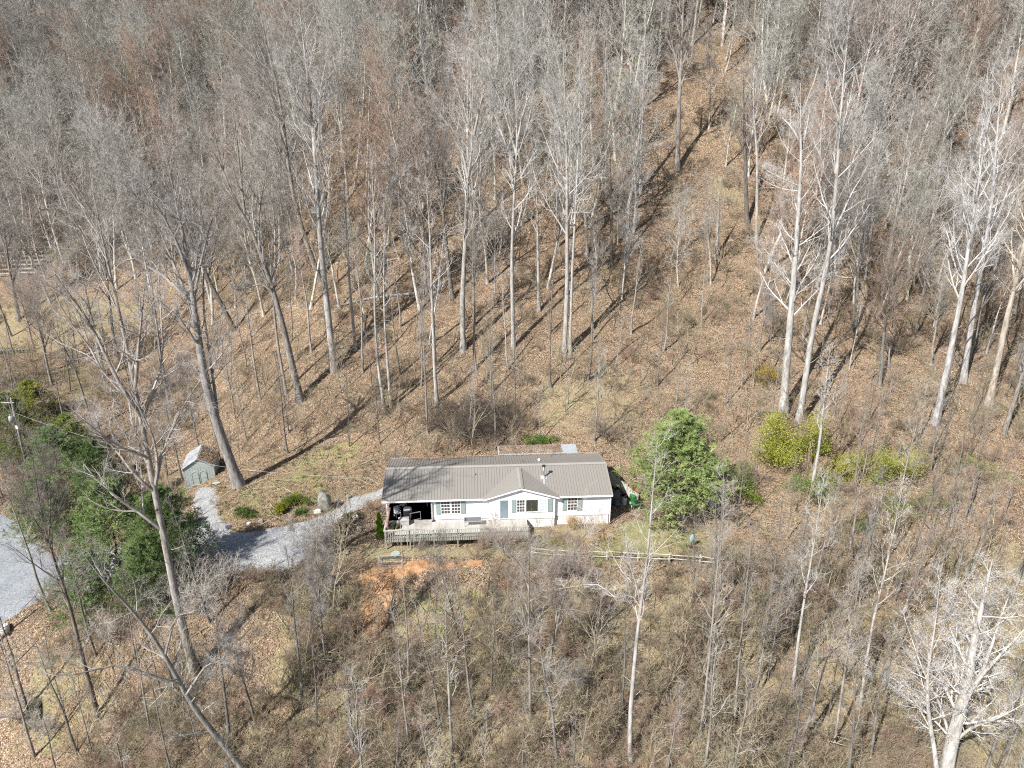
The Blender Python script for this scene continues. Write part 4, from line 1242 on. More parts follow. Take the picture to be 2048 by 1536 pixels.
def rock_mat():
    t = NT('lichen_rock')
    co = t.co()
    f = t.noise(2.2, co, 6, .7); g = t.noise(.9, co, 4, .6)
    c = t.ramp(f, [(.3, (.10, .105, .09)), (.5, (.21, .21, .185)), (.7, (.40, .39, .36))])
    c = t.mix(t.ramp(g, [(.52, (0, 0, 0)), (.62, (.8, .8, .8))]), c, (.10, .125, .06))
    t.base(c, .9); t.bump(f, .08, .8)
    return t.m
M['rock'] = rock_mat()
M['rock_pale'] = plain('pale_quartz_rock', (.58, .55, .50), .85, 0, .25, 3)
def moss_rock():
    t = NT('dark_mossy_wood'); co = t.co(); f = t.noise(2.0, co, 6, .7); g = t.noise(1.1, co, 5, .7)
    c = t.ramp(f, [(.3, (.02, .02, .016)), (.55, (.07, .065, .05)), (.75, (.16, .14, .11))])
    c = t.mix(t.ramp(g, [(.50, (0, 0, 0)), (.6, (1, 1, 1))]), c, (.13, .125, .02))
    t.base(c, .95); t.bump(t.noise(7.0, co, 6, .75), .12, 1); return t.m
M['moss'] = moss_rock()
def glass(name, tint, rough=.06):
    t = NT(name)
    t.base(tint, rough, 0, .9)
    f = t.noise(.9, t.co(), 2, .5); t.bump(f, .02, .25)
    t.b.inputs['Coat Weight'].default_value = .8
    t.b.inputs['Coat Roughness'].default_value = .03
    return t.m
M['glass'] = glass('window_glass', (.045, .045, .04))
M['door_glass'] = glass('storm_door_glass', (.17, .22, .25), .2)
M['curtain'] = plain('pale_curtain_behind_glass', (.50, .56, .60), .35, 0, .15, 3, .6)
def screen_mat():
    t = NT('wire_screen'); t.base((.12, .12, .115), .8)
    tr = t.n('ShaderNodeBsdfTransparent'); mx = t.n('ShaderNodeMixShader'); mx.inputs[0].default_value = .55
    t.l(tr.outputs[0], mx.inputs[1]); t.l(t.b.outputs[0], mx.inputs[2]); t.l(mx.outputs[0], t.out.inputs[0]); return t.m
M['screen'] = screen_mat()

YAW = math.radians(3.2)
HOUSE_O = Vector((-1.25, 55.9, 0))
HM = Matrix.Translation(HOUSE_O) @ Matrix.Rotation(YAW, 4, 'Z')
def hw(u, v, w=0):
    p = HM @ Vector((u, v, w)); return np.array(p)
house = thing('mobile_home', 'white single storey mobile home with taupe ribbed metal roof and front gable', 'house', tuple(HOUSE_O), YAW)
ZE, RISE, VR, VB, FL = 3.25, 1.13, 4.12, 8.24, 1.0
SL = RISE / VR
def part(name, A, mat, parent=house, sm=False, label=None):
    o = obj(name, A.mesh(name, mat, sm), parent)
    if label: o['label'] = label
    return o

def siding(A, x0, x1, y, z0, z1, lap=.115, face=-1):
    """lapped boards facing -y (face=-1) or +y"""
    z = z0
    while z < z1 - 1e-4:
        zz = min(z + lap, z1)
        f = face
        A.add([(x0, y + f * .013, z), (x1, y + f * .013, z), (x1, y + f * .006, zz), (x0, y + f * .006, zz), (x0, y, z), (x1, y, z)],
              [(0, 1, 2, 3), (4, 5, 1, 0)])
        z = zz
W0, W1 = -10.3, 10.3
PX = -6.1          # porch ends here
BU0, BU1 = -.86, 5.2
# body boxes (walls) : main body, the bump under the gable, lapped faces in front
A = Acc()
A.box(PX, W1, .27, 7.95, FL - .02, ZE - .13)
A.box(W0, PX, 4.6, 7.95, FL - .02, ZE - .13)
siding(A, PX, BU0, .27, FL, ZE - .13); siding(A, BU1, W1, .27, FL, ZE - .13)
# side gables
for xs, f in ((W1, 1), (W0, -1)):
    v0 = .27 if f > 0 else 4.6
    A.add([(xs + f * .004, .27, ZE - .13), (xs + f * .004, 7.95, ZE - .13), (xs + f * .004, VR, ZE + RISE - .12)], None, [(0, 1, 2) if f > 0 else (0, 2, 1)])
part('wall', A, M['white'])
A = Acc()
A.box(BU0, BU1, -.02, .30, FL - .02, ZE - .06)
siding(A, BU0, BU1, -.02, FL, ZE - .06)
z = ZE - .06; GC, GH, GW = 2.09, 1.04, 3.41
while z < ZE + GH - .1:
    zz = min(z + .115, ZE + GH - .06)
    k0 = max(0, min(GW * (1 - (z + .08 - ZE) / GH), GW * .885)); k1 = max(0.01, min(GW * (1 - (zz + .08 - ZE) / GH), GW * .885))
    A.add([(GC - k0, -.04, z), (GC + k0, -.04, z), (GC + k1, -.026, zz), (GC - k1, -.026, zz)], [(0, 1, 2, 3)])
    z = zz
part('gable_wall', A, M['white'])
A = Acc(); A.box(W0 + .02, W1 - .02, .33, 7.9, -.6, FL - .02); A.box(BU0 + .02, BU1 - .02, .04, .33, -.6, FL - .02)
for i in range(int(20.4 / .3)):
    A.box(W0 + .1 + i * .3, W0 + .13 + i * .3, .31, .329, -.3, FL - .05)
part('skirting', A, M['skirt'])

def roof_strip(x0, x1, back=False, ribs=4):
    A = Acc()
    n = ribs
    xs = []
    wdt = (x1 - x0) / n
    prof = []
    for i in range(n):
        a = x0 + i * wdt
        prof += [(a, .0), (a + wdt - .075, .0), (a + wdt - .058, .032), (a + wdt - .022, .032), (a + wdt - .004, .0)]
    prof = prof + [(x1 - .003, 0)]
    if back: va, za, vb, zb = VB, ZE, VR, ZE + RISE
    else: va, za, vb, zb = -.02, ZE - .005, VR, ZE + RISE
    K = len(prof)
    v = [(x, va, za + h) for x, h in prof] + [(x, vb, zb + h) for x, h in prof] + [(x, va, za - .03) for x, h in prof]
    q = [(i, i + 1, K + i + 1, K + i) for i in range(K - 1)] + [(2 * K + i, 2 * K + i + 1, i + 1, i) for i in range(K - 1)]
    if back: q = [tuple(reversed(a)) for a in q]
    A.add(v, q)
    return A
RW0, RW1 = -10.5, 10.5
NP = 20
pw = (RW1 - RW0) / NP
me_f = roof_strip(0, pw).mesh('roof_panel', M['roof']); me_b = roof_strip(0, pw, True).mesh('roof_panel', M['roof'])
for i in range(NP):
    obj('roof_panel', me_f, house, (RW0 + i * pw, 0, 0))
    obj('roof_panel', me_b, house, (RW0 + i * pw, 0, 0))
A = Acc()   # under-roof deck and soffits
A.add([(RW0 + .03, 0, ZE - .10), (RW1 - .03, 0, ZE - .10), (RW1 - .03, VR, ZE + RISE - .05), (RW0 + .03, VR, ZE + RISE - .05), (RW1 - .03, VB, ZE - .10), (RW0 + .03, VB, ZE - .10)],
      [(3, 2, 1, 0), (5, 4, 2, 3), (0, 1, 4, 5)])
part('soffit', A, M['white_trim'])
A = Acc()
for s_ in (0, 1):
    x0, x1 = RW0 - .02, RW1 + .02
    v0, v1 = (VR - .26, VR) if s_ == 0 else (VR, VR + .26)
    A.add([(x0, v0, ZE + RISE - .26 * SL + .045 if s_ == 0 else ZE + RISE + .055), (x1, v0, ZE + RISE - .26 * SL + .045 if s_ == 0 else ZE + RISE + .055),
           (x1, v1, ZE + RISE + .055 if s_ == 0 else ZE + RISE - .26 * SL + .045), (x0, v1, ZE + RISE + .055 if s_ == 0 else ZE + RISE - .26 * SL + .045)], [(0, 1, 2, 3)])
part('ridge_cap', A, M['roof_trim'])
A = Acc()   # rake trims at both ends
for x in (RW0 - .03, RW1 - .03):
    for va, vb, za, zb in ((-.03, VR, ZE + .03, ZE + RISE + .05), (VR, VB + .03, ZE + RISE + .05, ZE + .03)):
        A.add([(x, va, za), (x + .06, va, za), (x + .06, vb, zb), (x, vb, zb), (x, va, za - .16), (x + .06, va, za - .16), (x + .06, vb, zb - .16), (x, vb, zb - .16)],
              [(0, 1, 2, 3), (0, 4, 5, 1), (1, 5, 6, 2), (0, 3, 7, 4), (2, 6, 7, 3)])
part('rake_trim', A, M['roof_trim'])
A = Acc()
for x0, x1 in ((RW0, GC - GW - .02), (GC + GW + .02, RW1)):
    A.box(x0, x1, -.10, -.03, ZE - .15, ZE - .015)
A.box(RW0, RW1, VB - .02, VB + .08, ZE - .15, ZE - .02)
part('gutter', A, M['white_trim'])
A = Acc(); A.box(W1 + .02, W1 + .10, .12, .20, .1, ZE - .15); A.box(W1 - .05, W1 + .02, .12, .20, ZE - .22, ZE - .15)
part('downspout', A, M['white_trim'])
# front gable roof: ribs run down the slope
def gable_panel(side, v0, v1, n=4):
    A = Acc(); w = (v1 - v0) / n; prof = []
    for i in range(n):
        a = v0 + i * w
        prof += [(a, 0), (a + w - .075, 0), (a + w - .058, .034), (a + w - .022, .034), (a + w - .004, 0)]
    prof.append((v1 - .003, 0)); K = len(prof)
    xa, xb = GC, GC + side * (GW + .05)
    za, zb = ZE + GH + .06, ZE - .0 + .02
    V = [(xa, y, za + h) for y, h in prof] + [(xb, y, zb + h) for y, h in prof]
    q = [(i, i + 1, K + i + 1, K + i) for i in range(K - 1)]
    if side > 0: q = [tuple(reversed(a)) for a in q]
    A.add(V, q); return A
for side in (-1, 1):
    for i in range(4):
        part('gable_roof_panel', gable_panel(side, -.28 + i * .96, -.28 + (i + 1) * .96), M['roof'])
A = Acc()
for side in (-1, 1):
    A.add([(GC, -.29, ZE + GH + .115), (GC + side * .22, -.29, ZE + GH + .06), (GC + side * .22, 3.55, ZE + GH + .06), (GC, 3.55, ZE + GH + .115)], [(0, 1, 2, 3) if side > 0 else (3, 2, 1, 0)])
part('gable_ridge_cap', A, M['roof_trim'])
A = Acc()
for side in (-1, 1):
    x1 = GC + side * (GW + .05)
    A.add([(GC, -.30, ZE + GH + .05), (x1, -.30, ZE + .015), (x1, -.30, ZE - .13), (GC, -.30, ZE + GH - .10),
           (GC, -.26, ZE + GH + .05), (x1, -.26, ZE + .015), (x1, -.26, ZE - .13), (GC, -.26, ZE + GH - .10)],
          [(0, 1, 2, 3), (7, 6, 5, 4), (3, 2, 6, 7), (1, 5, 6, 2)])
    # soffit under the overhang
    A.add([(GC, -.26, ZE + GH - .10), (x1, -.26, ZE - .13), (x1, .26, ZE - .13), (GC, .26, ZE + GH - .10)], [(0, 1, 2, 3)])
part('gable_fascia', A, M['white_trim'])

def window(u0, u1, w0, w1, y, cols, rows, pane='glass', sash=True):
    A = Acc(); f = .055
    A.box(u0 - f, u1 + f, y - .055, y, w1, w1 + f); A.box(u0 - f, u1 + f, y - .065, y, w0 - f, w0)
    A.box(u0 - f, u0, y - .055, y, w0, w1); A.box(u1, u1 + f, y - .055, y, w0, w1)
    o = part('window', A, M['white_trim'])
    B = Acc(); B.box(u0, u1, y - .022, y - .012, w0, w1)
    part('pane', B, M[pane], o)
    if cols or sash:
        C_ = Acc()
        if sash: C_.box(u0, u1, y - .046, y - .023, (w0 + w1) / 2 - .028, (w0 + w1) / 2 + .028)
        for i in range(1, cols):
            x = u0 + (u1 - u0) * i / cols; C_.box(x - .016, x + .016, y - .040, y - .0235, w0, w1)
        for i in range(1, rows):
            if sash and i * 2 == rows: continue
            z = w0 + (w1 - w0) * i / rows; C_.box(u0, u1, y - .038, y - .0232, z - .016, z + .016)
        part('muntin', C_, M['white_trim'], o)
    return o
def shutter(u0, u1, w0, w1, y):
    A = Acc(); A.box(u0, u1, y - .05, y, w0, w1)
    o = part('shutter', A, M['shutter'])
    B = Acc(); n = 16
    for i in range(n):
        z = w0 + .07 + (w1 - w0 - .14) * i / n
        if i == n // 2: continue
        B.add([(u0 + .05, y - .052, z), (u1 - .05, y - .052, z), (u1 - .05, y - .07, z + .035), (u0 + .05, y - .07, z + .035), (u0 + .05, y - .052, z + .05), (u1 - .05, y - .052, z + .05)], [(0, 1, 2, 3), (3, 2, 5, 4)])
    part('louvre', B, M['shutter'], o)
YM, YB = .25, -.04
window(-5.20, -4.42, 1.62, 2.92, YM, 3, 4); window(-4.26, -3.48, 1.62, 2.92, YM, 3, 4)
shutter(-5.68, -5.28, 1.55, 2.98, YM); shutter(-3.40, -3.0, 1.55, 2.98, YM)
window(1.72, 2.40, 1.75, 3.0, YB, 3, 4); window(2.54, 3.62, 1.75, 3.0, YB, 0, 0, 'glass', False); window(3.78, 4.48, 1.75, 3.0, YB, 3, 4, 'curtain')
shutter(1.20, 1.62, 1.66, 3.05, YB); shutter(4.58, 4.98, 1.66, 3.05, YB)
window(6.42, 7.26, 1.60, 2.90, YM, 3, 4); shutter(5.92, 6.34, 1.55, 2.95, YM); shutter(7.34, 7.74, 1.55, 2.95, YM)
A = Acc(); u0, u1 = .12, .96
A.box(u0 - .08, u0, YB - .05, YB, FL, 3.06); A.box(u1, u1 + .08, YB - .05, YB, FL, 3.06); A.box(u0 - .08, u1 + .08, YB - .05, YB, 3.06, 3.14); A.box(u0, u1, YB - .02, YB, FL + .02, 3.06)
dr = part('door', A, M['white_trim'])
part('pane', Acc().box(u0 + .05, u1 - .05, YB - .034, YB - .021, FL + .12, 3.0), M['door_glass'], dr)
part('handle', Acc().tube([(u0 + .10, YB - .07, 1.95), (u0 + .10, YB - .07, 2.12)], .014), M['dark'], dr)
A = Acc(); A.box(-.62, -.50, YM - .05, YM, 2.62, 2.86); A.tube([(-.56, YM - .12, 2.60), (-.56, YM - .12, 2.82)], [.05, .075], 8); A.beam((-.56, YM - .04, 2.8), (-.56, YM - .12, 2.83), .03)
part('wall_lamp', A, M['dark'])
# stove pipe and vents
def roof_z(v): return ZE + SL * v if v < VR else ZE + RISE - SL * (v - VR)
u, v = 4.35, 2.35; z = roof_z(v)
A = Acc(); A.tube([(u, v, z - .05), (u, v, z + 1.12)], .085, 12)
ch = part('chimney_pipe', A, M['steel'], sm=True)
part('cap', Acc().tube([(u, v, z + 1.12), (u, v, z + 1.17), (u, v, z + 1.30), (u, v, z + 1.36)], [.10, .17, .17, .06], 12), M['dark'], ch)
A = Acc(); A.add([(u - .30, v - .28, roof_z(v - .28) + .045), (u + .30, v - .28, roof_z(v - .28) + .045), (u + .30, v + .28, roof_z(v + .28) + .045), (u - .30, v + .28, roof_z(v + .28) + .045)], [(0, 1, 2, 3)])
A.tube([(u, v, z + .03), (u, v, z + .16), (u, v, z + .24)], [.24, .15, .10], 12)
A.add([(u - .09, v - .9, roof_z(v - .9) + .042), (u + .09, v - .9, roof_z(v - .9) + .042), (u + .09, v - .28, roof_z(v - .28) + .042), (u - .09, v - .28, roof_z(v - .28) + .042)], [(0, 1, 2, 3)])
part('flashing', A, M['galv'], ch)
for u, v, r, h, m in ((-2.1, 2.95, .09, .18, 'wood_red'), (4.2, 5.4, .13, .22, 'white_trim'), (2.6, 5.0, .04, .28, 'dark'), (5.6, 7.2, .035, .2, 'dark')):
    z = roof_z(v)
    part('roof_vent', Acc().tube([(u, v, z), (u, v, z + h * .6), (u, v, z + h * .62), (u, v, z + h)], [r * .7, r * .7, r * 1.15, r * .7], 10), M[m])
# leaf drift lying along the back edge of the roof
rl = np.random.default_rng(5)
A = Acc()
def leafheap(A, x0, x1, yf, zf, n, s=.07):
    for _ in range(n):
        u_ = rl.uniform(x0, x1); t = rl.random()
        c = np.array([u_, yf(t), zf(t) + rl.uniform(.01, .05)]); d = nrm(rl.normal(0, 1, 3) * [1, 1, .3]); e = nrm(np.cross(d, [0, 0, 1])) * s * .6; d = d * s
        A.add([c - d, c + e, c + d, c - e], None, [(0, 1, 2), (0, 2, 3)])
leafheap(A, -8.8, -3.0, lambda t: VB - .1 - .9 * t ** 2, lambda t: roof_z(VB - .1 - .9 * t ** 2) + .04, 1300)
leafheap(A, -3, 9.0, lambda t: VB - .05 - .25 * t, lambda t: roof_z(VB - .05 - .25 * t) + .04, 500)
lo = obj('leaf_drift', A.mesh('leaf_drift', M['leaf_dry']), None, tuple(HOUSE_O), (0, 0, YAW))
tag(lo, 'drift of brown leaves along the back edge of the metal roof', kind='stuff')
# low roof of the lean-to behind
lt = thing('lean_to_roof', 'low grey lean-to roof covered in leaves behind the house', 'shed roof', tuple(hw(.3, 8.6, 0)), YAW)
A = Acc(); A.add([(0, 0, 3.15), (8.2, 0, 3.15), (8.2, 1.6, 3.35), (0, 1.6, 3.35), (0, 0, 3.07), (8.2, 0, 3.07), (8.2, 1.6, 3.27), (0, 1.6, 3.27)], [(0, 1, 2, 3), (7, 6, 5, 4), (0, 4, 5, 1), (1, 5, 6, 2), (3, 2, 6, 7), (0, 3, 7, 4)])
part('roof', A, M['galv'], lt)
for x in (.1, 2.7, 5.4, 8.1):
    part('post', Acc().box(x - .05, x + .05, 1.45, 1.55, -.2, 3.25), M['wood_grey'], lt)
    part('post', Acc().box(x - .05, x + .05, .05, .15, -.2, 3.07), M['wood_grey'], lt)
A = Acc(); leafheap(A, .1, 6.6, lambda t: .1 + 1.4 * t, lambda t: 3.18 + .2 * t, 2600)
tag(obj('leaf_drift', A.mesh('leaf_drift', M['leaf_dry']), None, tuple(hw(.3, 8.6, 0)), (0, 0, YAW)), 'brown leaves lying on the low lean-to roof behind the house', kind='stuff')

# porch
A = Acc(); A.box(W0, PX, .0, 4.6, FL - .14, FL - .02)
part('porch_floor', A, M['deck_pale'])
part('porch_wall', Acc().box(W0 + .01, PX - .005, 4.55, 4.597, FL, ZE - .13), M['brown_wall'])  # thin dark brown sheet over the porch's back wall
A = Acc(); A.box(PX - .02, PX + .10, .12, .268, FL, ZE - .13); part('porch_post', A, M['wood_grey'])
part('porch_post', Acc().box(W0 + .15, W0 + .26, .02, .13, FL, ZE - .13), M['white_trim'])
part('porch_post', Acc().box(W0 + .05, W0 + .16, 4.3, 4.42, FL, ZE - .13), M['white_trim'])
part('porch_back_door', Acc().box(-7.6, -6.75, 4.50, 4.549, FL, FL + 2.0), M['grey_plastic'])

# deck
DK0, DK1, DV = -10.05, 2.6, -2.7
deck = thing('deck', 'grey weathered timber deck with slatted railing along the front left of the house', 'deck', tuple(hw(0, 0, 0)), YAW)
nb = 19
me = Acc().box(0, DK1 - DK0, 0, .132, FL - .06, FL - .025).mesh('deck_board', M['deck_pale'])
for i in range(nb):
    vv = DV + i * (abs(DV) - .06) / nb
    obj('deck_board', me, deck, (DK0, vv, rl.uniform(-.003, .003)))
part('rim_joist', Acc().box(DK0, DK1, DV - .05, DV - .005, FL - .26, FL - .02), M['deck'], deck)
part('rim_joist', Acc().box(DK0 - .05, DK0 - .005, DV, -.05, FL - .26, FL - .02), M['deck'], deck)
me = Acc().box(-.03, .03, -.02, .02, -.24, .90).mesh('baluster', M['deck'])
nbl = int((DK1 - DK0) / .20)
for i in range(nbl):
    x = DK0 + .1 + i * (DK1 - DK0 - .2) / (nbl - 1)
    obj('baluster', me, deck, (x, DV - .075, FL), (rl.normal(0, .02), rl.normal(0, .02), 0))
for i in range(13):
    obj('baluster', me, deck, (DK0 - .03, DV + .12 + i * .2, FL), (0, rl.normal(0, .02), PI / 2))
part('handrail', Acc().box(DK0 - .08, DK1, DV - .12, DV + .04, FL + .905, FL + .945), M['deck_pale'], deck)
part('handrail', Acc().box(DK0 - .09, DK0 + .05, DV + .05, -.1, FL + .906, FL + .944), M['deck_pale'], deck)
part('lower_rail', Acc().box(DK0, DK1, DV - .055, DV - .02, FL + .08, FL + .15), M['deck'], deck)
for i in range(7):
    x = DK0 + .03 + i * (DK1 - DK0 - .1) / 6
    g = hz(*hw(x, DV)[:2])
    part('post', Acc().box(x, x + .1, DV - .055, DV + .045, g - .3, FL + .90), M['deck'], deck)
    part('post', Acc().box(x, x + .1, -1.2, -1.1, g - .3, FL - .1), M['deck'], deck)

def hthing(name, label, cat, u, v, w=None, rz=0.0, group=None, ground=False):
    p = hw(u, v, 0)
    z = hz(p[0], p[1]) if ground else w
    return thing(name, label, cat, (p[0], p[1], z), YAW + rz, group)
def single(name, A, mat, label, cat, loc, rz=0, group=None, sm=False):
    o = obj(name, A.mesh(name, mat, sm), None, tuple(loc), (0, 0, rz))
    return tag(o, label, cat, group)
# things in the porch and on the deck
t = hthing('deck_table', 'low glass topped table on the deck against the white wall', 'table', -2.35, -.75, FL - .02)
part('table_top', Acc().box(-.75, .75, -.32, .32, .55, .58), M['glass'], t)
part('frame', Acc().box(-.8, .8, -.36, -.32, .54, .60).box(-.8, .8, .32, .36, .54, .60).box(-.8, -.75, -.32, .32, .54, .60).box(.75, .8, -.32, .32, .54, .60), M['galv'], t)
for sx in (-.74, .74):
    for sy in (-.3, .3): part('leg', Acc().box(sx - .02, sx + .02, sy - .02, sy + .02, 0, .54), M['galv'], t)
t = hthing('carved_post', 'leaning reddish carved wooden post at the porch corner', 'post', -10.0, -2.45, FL - .02)
A = Acc(); A.tube([(0, 0, 0), (.06, .3, .7), (.15, .9, 1.4), (.28, 1.7, 2.05)], [.13, .10, .12, .09], 9); A.blob((.03, .12, .3), (.17, .17, .22), rl); A.blob((.12, .75, 1.2), (.16, .16, .22), rl)
part('shaft', A, M['wood_red'], t, True)
def chair(u, v, rz, label, mat):
    t = hthing('porch_chair', label, 'chair', u, v, FL - .02, rz, 'chairs stored on the porch')
    part('seat', Acc().box(-.25, .25, -.25, .25, .42, .46), M[mat], t)
    A = Acc()
    for i in range(5): A.box(-.24 + i * .1, -.17 + i * .1, .22, .25, .46, 1.02)
    part('backrest', A, M[mat], t)
    for sx in (-.23, .23):
        for sy in (-.23, .23): part('leg', Acc().box(sx - .02, sx + .02, sy - .02, sy + .02, 0, .42), M[mat], t)
        part('armrest', Acc().box(sx - .03, sx + .03, -.25, .25, .64, .67), M[mat], t)
chair(-9.3, 1.0, .5, 'pale chair at the left front of the dark porch', 'grey_plastic')
chair(-8.9, 2.4, -.4, 'weathered wooden chair deeper inside the dark porch', 'wood_grey')
t = hthing('bicycle', 'dark bicycle leaning in the back of the porch', 'bicycle', -9.2, 3.3, FL - .02, .2)
for x, nm in ((-.5, 'wheel'), (.5, 'wheel')):
    a = np.linspace(0, 2 * PI, 19); part('wheel', Acc().tube(np.stack([x + .33 * np.cos(a), 0 * a, .34 + .33 * np.sin(a)], -1), .02, 5, False), M['dark'], t)
part('frame', Acc().tube([(-.5, 0, .34), (-.15, 0, .75), (.38, 0, .78), (0, 0, .33), (-.15, 0, .75)], .022, 6).tube([(.5, 0, .34), (.38, 0, .9)], .02, 6).tube([(-.5, 0, .34), (0, 0, .33)], .018, 6), M['blue'], t)
part('saddle', Acc().blob((-.17, 0, .86), (.13, .07, .04), rl), M['dark'], t)
part('handlebar', Acc().tube([(.42, -.25, .95), (.38, 0, .92), (.42, .25, .95)], .016, 6), M['steel'], t)
t = hthing('gas_grill', 'dark covered barbecue grill on the porch beside the pale chair', 'grill', -8.35, .9, FL - .02, .1)
part('cart', Acc().box(-.4, .4, -.22, .22, .25, .75), M['dark'], t); part('lid', Acc().blob((0, 0, .85), (.38, .25, .2), rl, 8, 14, .02, .8), M['grey_plastic'], t, True)
for sx in (-.36, .36):
    for sy in (-.18, .18): part('leg', Acc().box(sx - .02, sx + .02, sy - .02, sy + .02, 0, .25), M['dark'], t)
single('storage_box', Acc().box(-.45, .45, -.3, .3, 0, .5).box(-.48, .48, -.33, .33, .5, .56), M['concrete'], 'tan storage box on the porch floor below the chairs', 'box', hw(-8.6, -.3, FL - .02), YAW + .1)
single('door_mat', Acc().box(-.6, .6, -.45, .45, 0, .02), M['moss'], 'dark olive mat at the left front of the porch', 'mat', hw(-9.35, -.6, FL - .018), YAW)
single('plant_stand', Acc().tube([(0, 0, 0), (0, 0, .7)], .03, 6).tube([(0, 0, .7), (0, 0, .72)], .2, 10).blob((0, 0, 1.0), (.2, .2, .3), rl, 8, 10, .3), M['concrete'], 'pale figure standing by the inner porch post', 'statue', hw(-6.65, 2.6, FL - .02), YAW)
single('window_screen', Acc().box(-.5, .5, -.02, .02, 0, .05).box(-.5, .5, -.02, .02, .75, .8).box(-.5, -.46, -.02, .02, .05, .75).box(.46, .5, -.02, .02, .05, .75), M['galv'], 'spare metal frame leaning inside the porch', 'frame', hw(-7.6, .35, FL - .02), YAW + .3)
# trellis poles tied with a cross bar in front of the deck rail
g = hw(-8.0, -3.1); gz0 = hz(g[0], g[1])
t = thing('bean_trellis', 'trellis of thin bare poles with one cross bar in front of the deck rail', 'trellis', (g[0], g[1], gz0), YAW)
for px_, x, lean in ((0, -.62, .02), (1, -.05, .10), (2, .55, .16), (3, 1.05, .30)):
    part('pole', Acc().tube([(x - lean * 1.0, -.15, -.2), (x, .05, 1.4), (x + lean, .25, 3.0)], [.028, .024, .018], 6), M['deck_pale'], t)
part('cross_bar', Acc().tube([(-1.1, .18, 2.15), (.2, .17, 2.28), (1.75, .16, 2.42)], .022, 6), M['deck_pale'], t)
# bramble heap at the trellis foot, cold frame, screen behind
t = hthing('cold_frame', 'white framed open bed with wire mesh on the lawn by the deck corner', 'garden frame', -9.45, -4.5, rz=.03, ground=True)
L_, D_, H_ = .98, .42, .42
A = Acc()
for y in (-D_, D_):
    for z in (.02, H_): A.box(-L_, L_, y - .025, y + .025, z, z + .05)
part('rail', A, M['deck_pale'], t)
A = Acc()
for x in (-L_ - .027, L_ + .027):
    for z in (.02, H_): A.box(x - .025, x + .025, -D_ - .02, D_ + .02, z, z + .05)
part('rail', A, M['deck_pale'], t)
for x in (-L_, L_):
    for y in (-D_, D_): part('post', Acc().box(x - .03, x + .03, y - .03, y + .03, -.1, H_ + .055), M['deck_pale'], t)
A = Acc(); A.add([(-L_, -D_, .07), (L_, -D_, .07), (L_, -D_, H_), (-L_, -D_, H_)], [(0, 1, 2, 3)]); A.add([(-L_, D_, .07), (L_, D_, .07), (L_, D_, H_), (-L_, D_, H_)], [(0, 1, 2, 3)])
part('wire_mesh', A, M['screen'], t)
single('tub_shaped_screen', Acc().tube([(0, 0, 0), (0, 0, .3)], [.34, .4], 14), M['shed_dark'], 'blue grey tub shape for the leaning screen behind the white framed bed', 'tub', tuple(hw(-9.1, -3.7)[:2]) + (hz(*hw(-9.1, -3.7)[:2]),), 0)  # tub shape in place of a leaning screen

# ================================================================ RIGHT SIDE OF THE HOUSE
rwt = thing('retaining_wall', 'low pale timber retaining wall stepping down behind the right end of the house', 'wall', tuple(hw(10.3, 7.6, 0)), YAW)
seg = [(0, 0), (1.3, -1.2), (2.6, -2.9), (3.4, -4.2)]
for i in range(3):
    a, b = seg[i], seg[i + 1]
    for k in range(4):
        zt = 2.1 - i * .35
        part('plank', Acc().beam((a[0], a[1], zt - .14 - k * .27), (b[0], b[1], zt - .30 - k * .27), .06, .25), M['wood_grey'] if k else M['deck_pale'], rwt)
    part('post', Acc().box(b[0] - .05, b[0] + .05, b[1] - .16, b[1] - .06, -.5, 2.0 - i * .35), M['deck_pale'], rwt)
def rblob(name, u, v, r, mat, label, cat, seed, rough=.25, group=None, power=.8):
    p = hw(u, v); z = hz(p[0], p[1])
    r_ = np.random.default_rng(seed)
    return single(name, Acc().blob((0, 0, r[2] * .75), r, r_, 9, 14, rough, power), M[mat], label, cat, (p[0], p[1], z), seed, group)
rblob('tarp_heap', 11.5, 4.2, (.7, 1.0, .55), 'tarp', 'dark crumpled tarpaulin heap in the shade of the right end wall', 'tarpaulin', 3)
rblob('rubbish_bag', 12.2, 5.2, (.42, .4, .4), 'tarp', 'glossy black sack nearest the retaining wall', 'bag', 4, .2)
rblob('rubbish_bag', 11.2, 5.9, (.35, .4, .35), 'grey_plastic', 'pale grey sack behind the dark tarpaulin heap', 'bag', 6, .2)
for k, (u, v, s_) in enumerate(((11.35, 5.0, 1.0), (11.95, 4.9, .9), (12.5, 3.6, 1.0))):
    p = hw(u, v); a = np.linspace(0, 2 * PI, 21)
    single('hose_coil', Acc().tube(np.stack([.26 * s_ * np.cos(a), .26 * s_ * np.sin(a), 1.05 - .05 * k + 0 * a], -1), .05, 6, False).tube(np.stack([.2 * s_ * np.cos(a), .2 * s_ * np.sin(a), 1.0 - .05 * k + 0 * a], -1), .12, 6, False).tube([(0, 0, 0), (0, 0, .95 - .05 * k)], .22, 10),
           M['grey_plastic'], ['pale hoop on a barrel, left of two in the shade', 'pale hoop on a barrel, right of two in the shade', 'pale hoop on a barrel nearest the green mower'][k], 'barrel', (p[0], p[1], hz(p[0], p[1])), k)
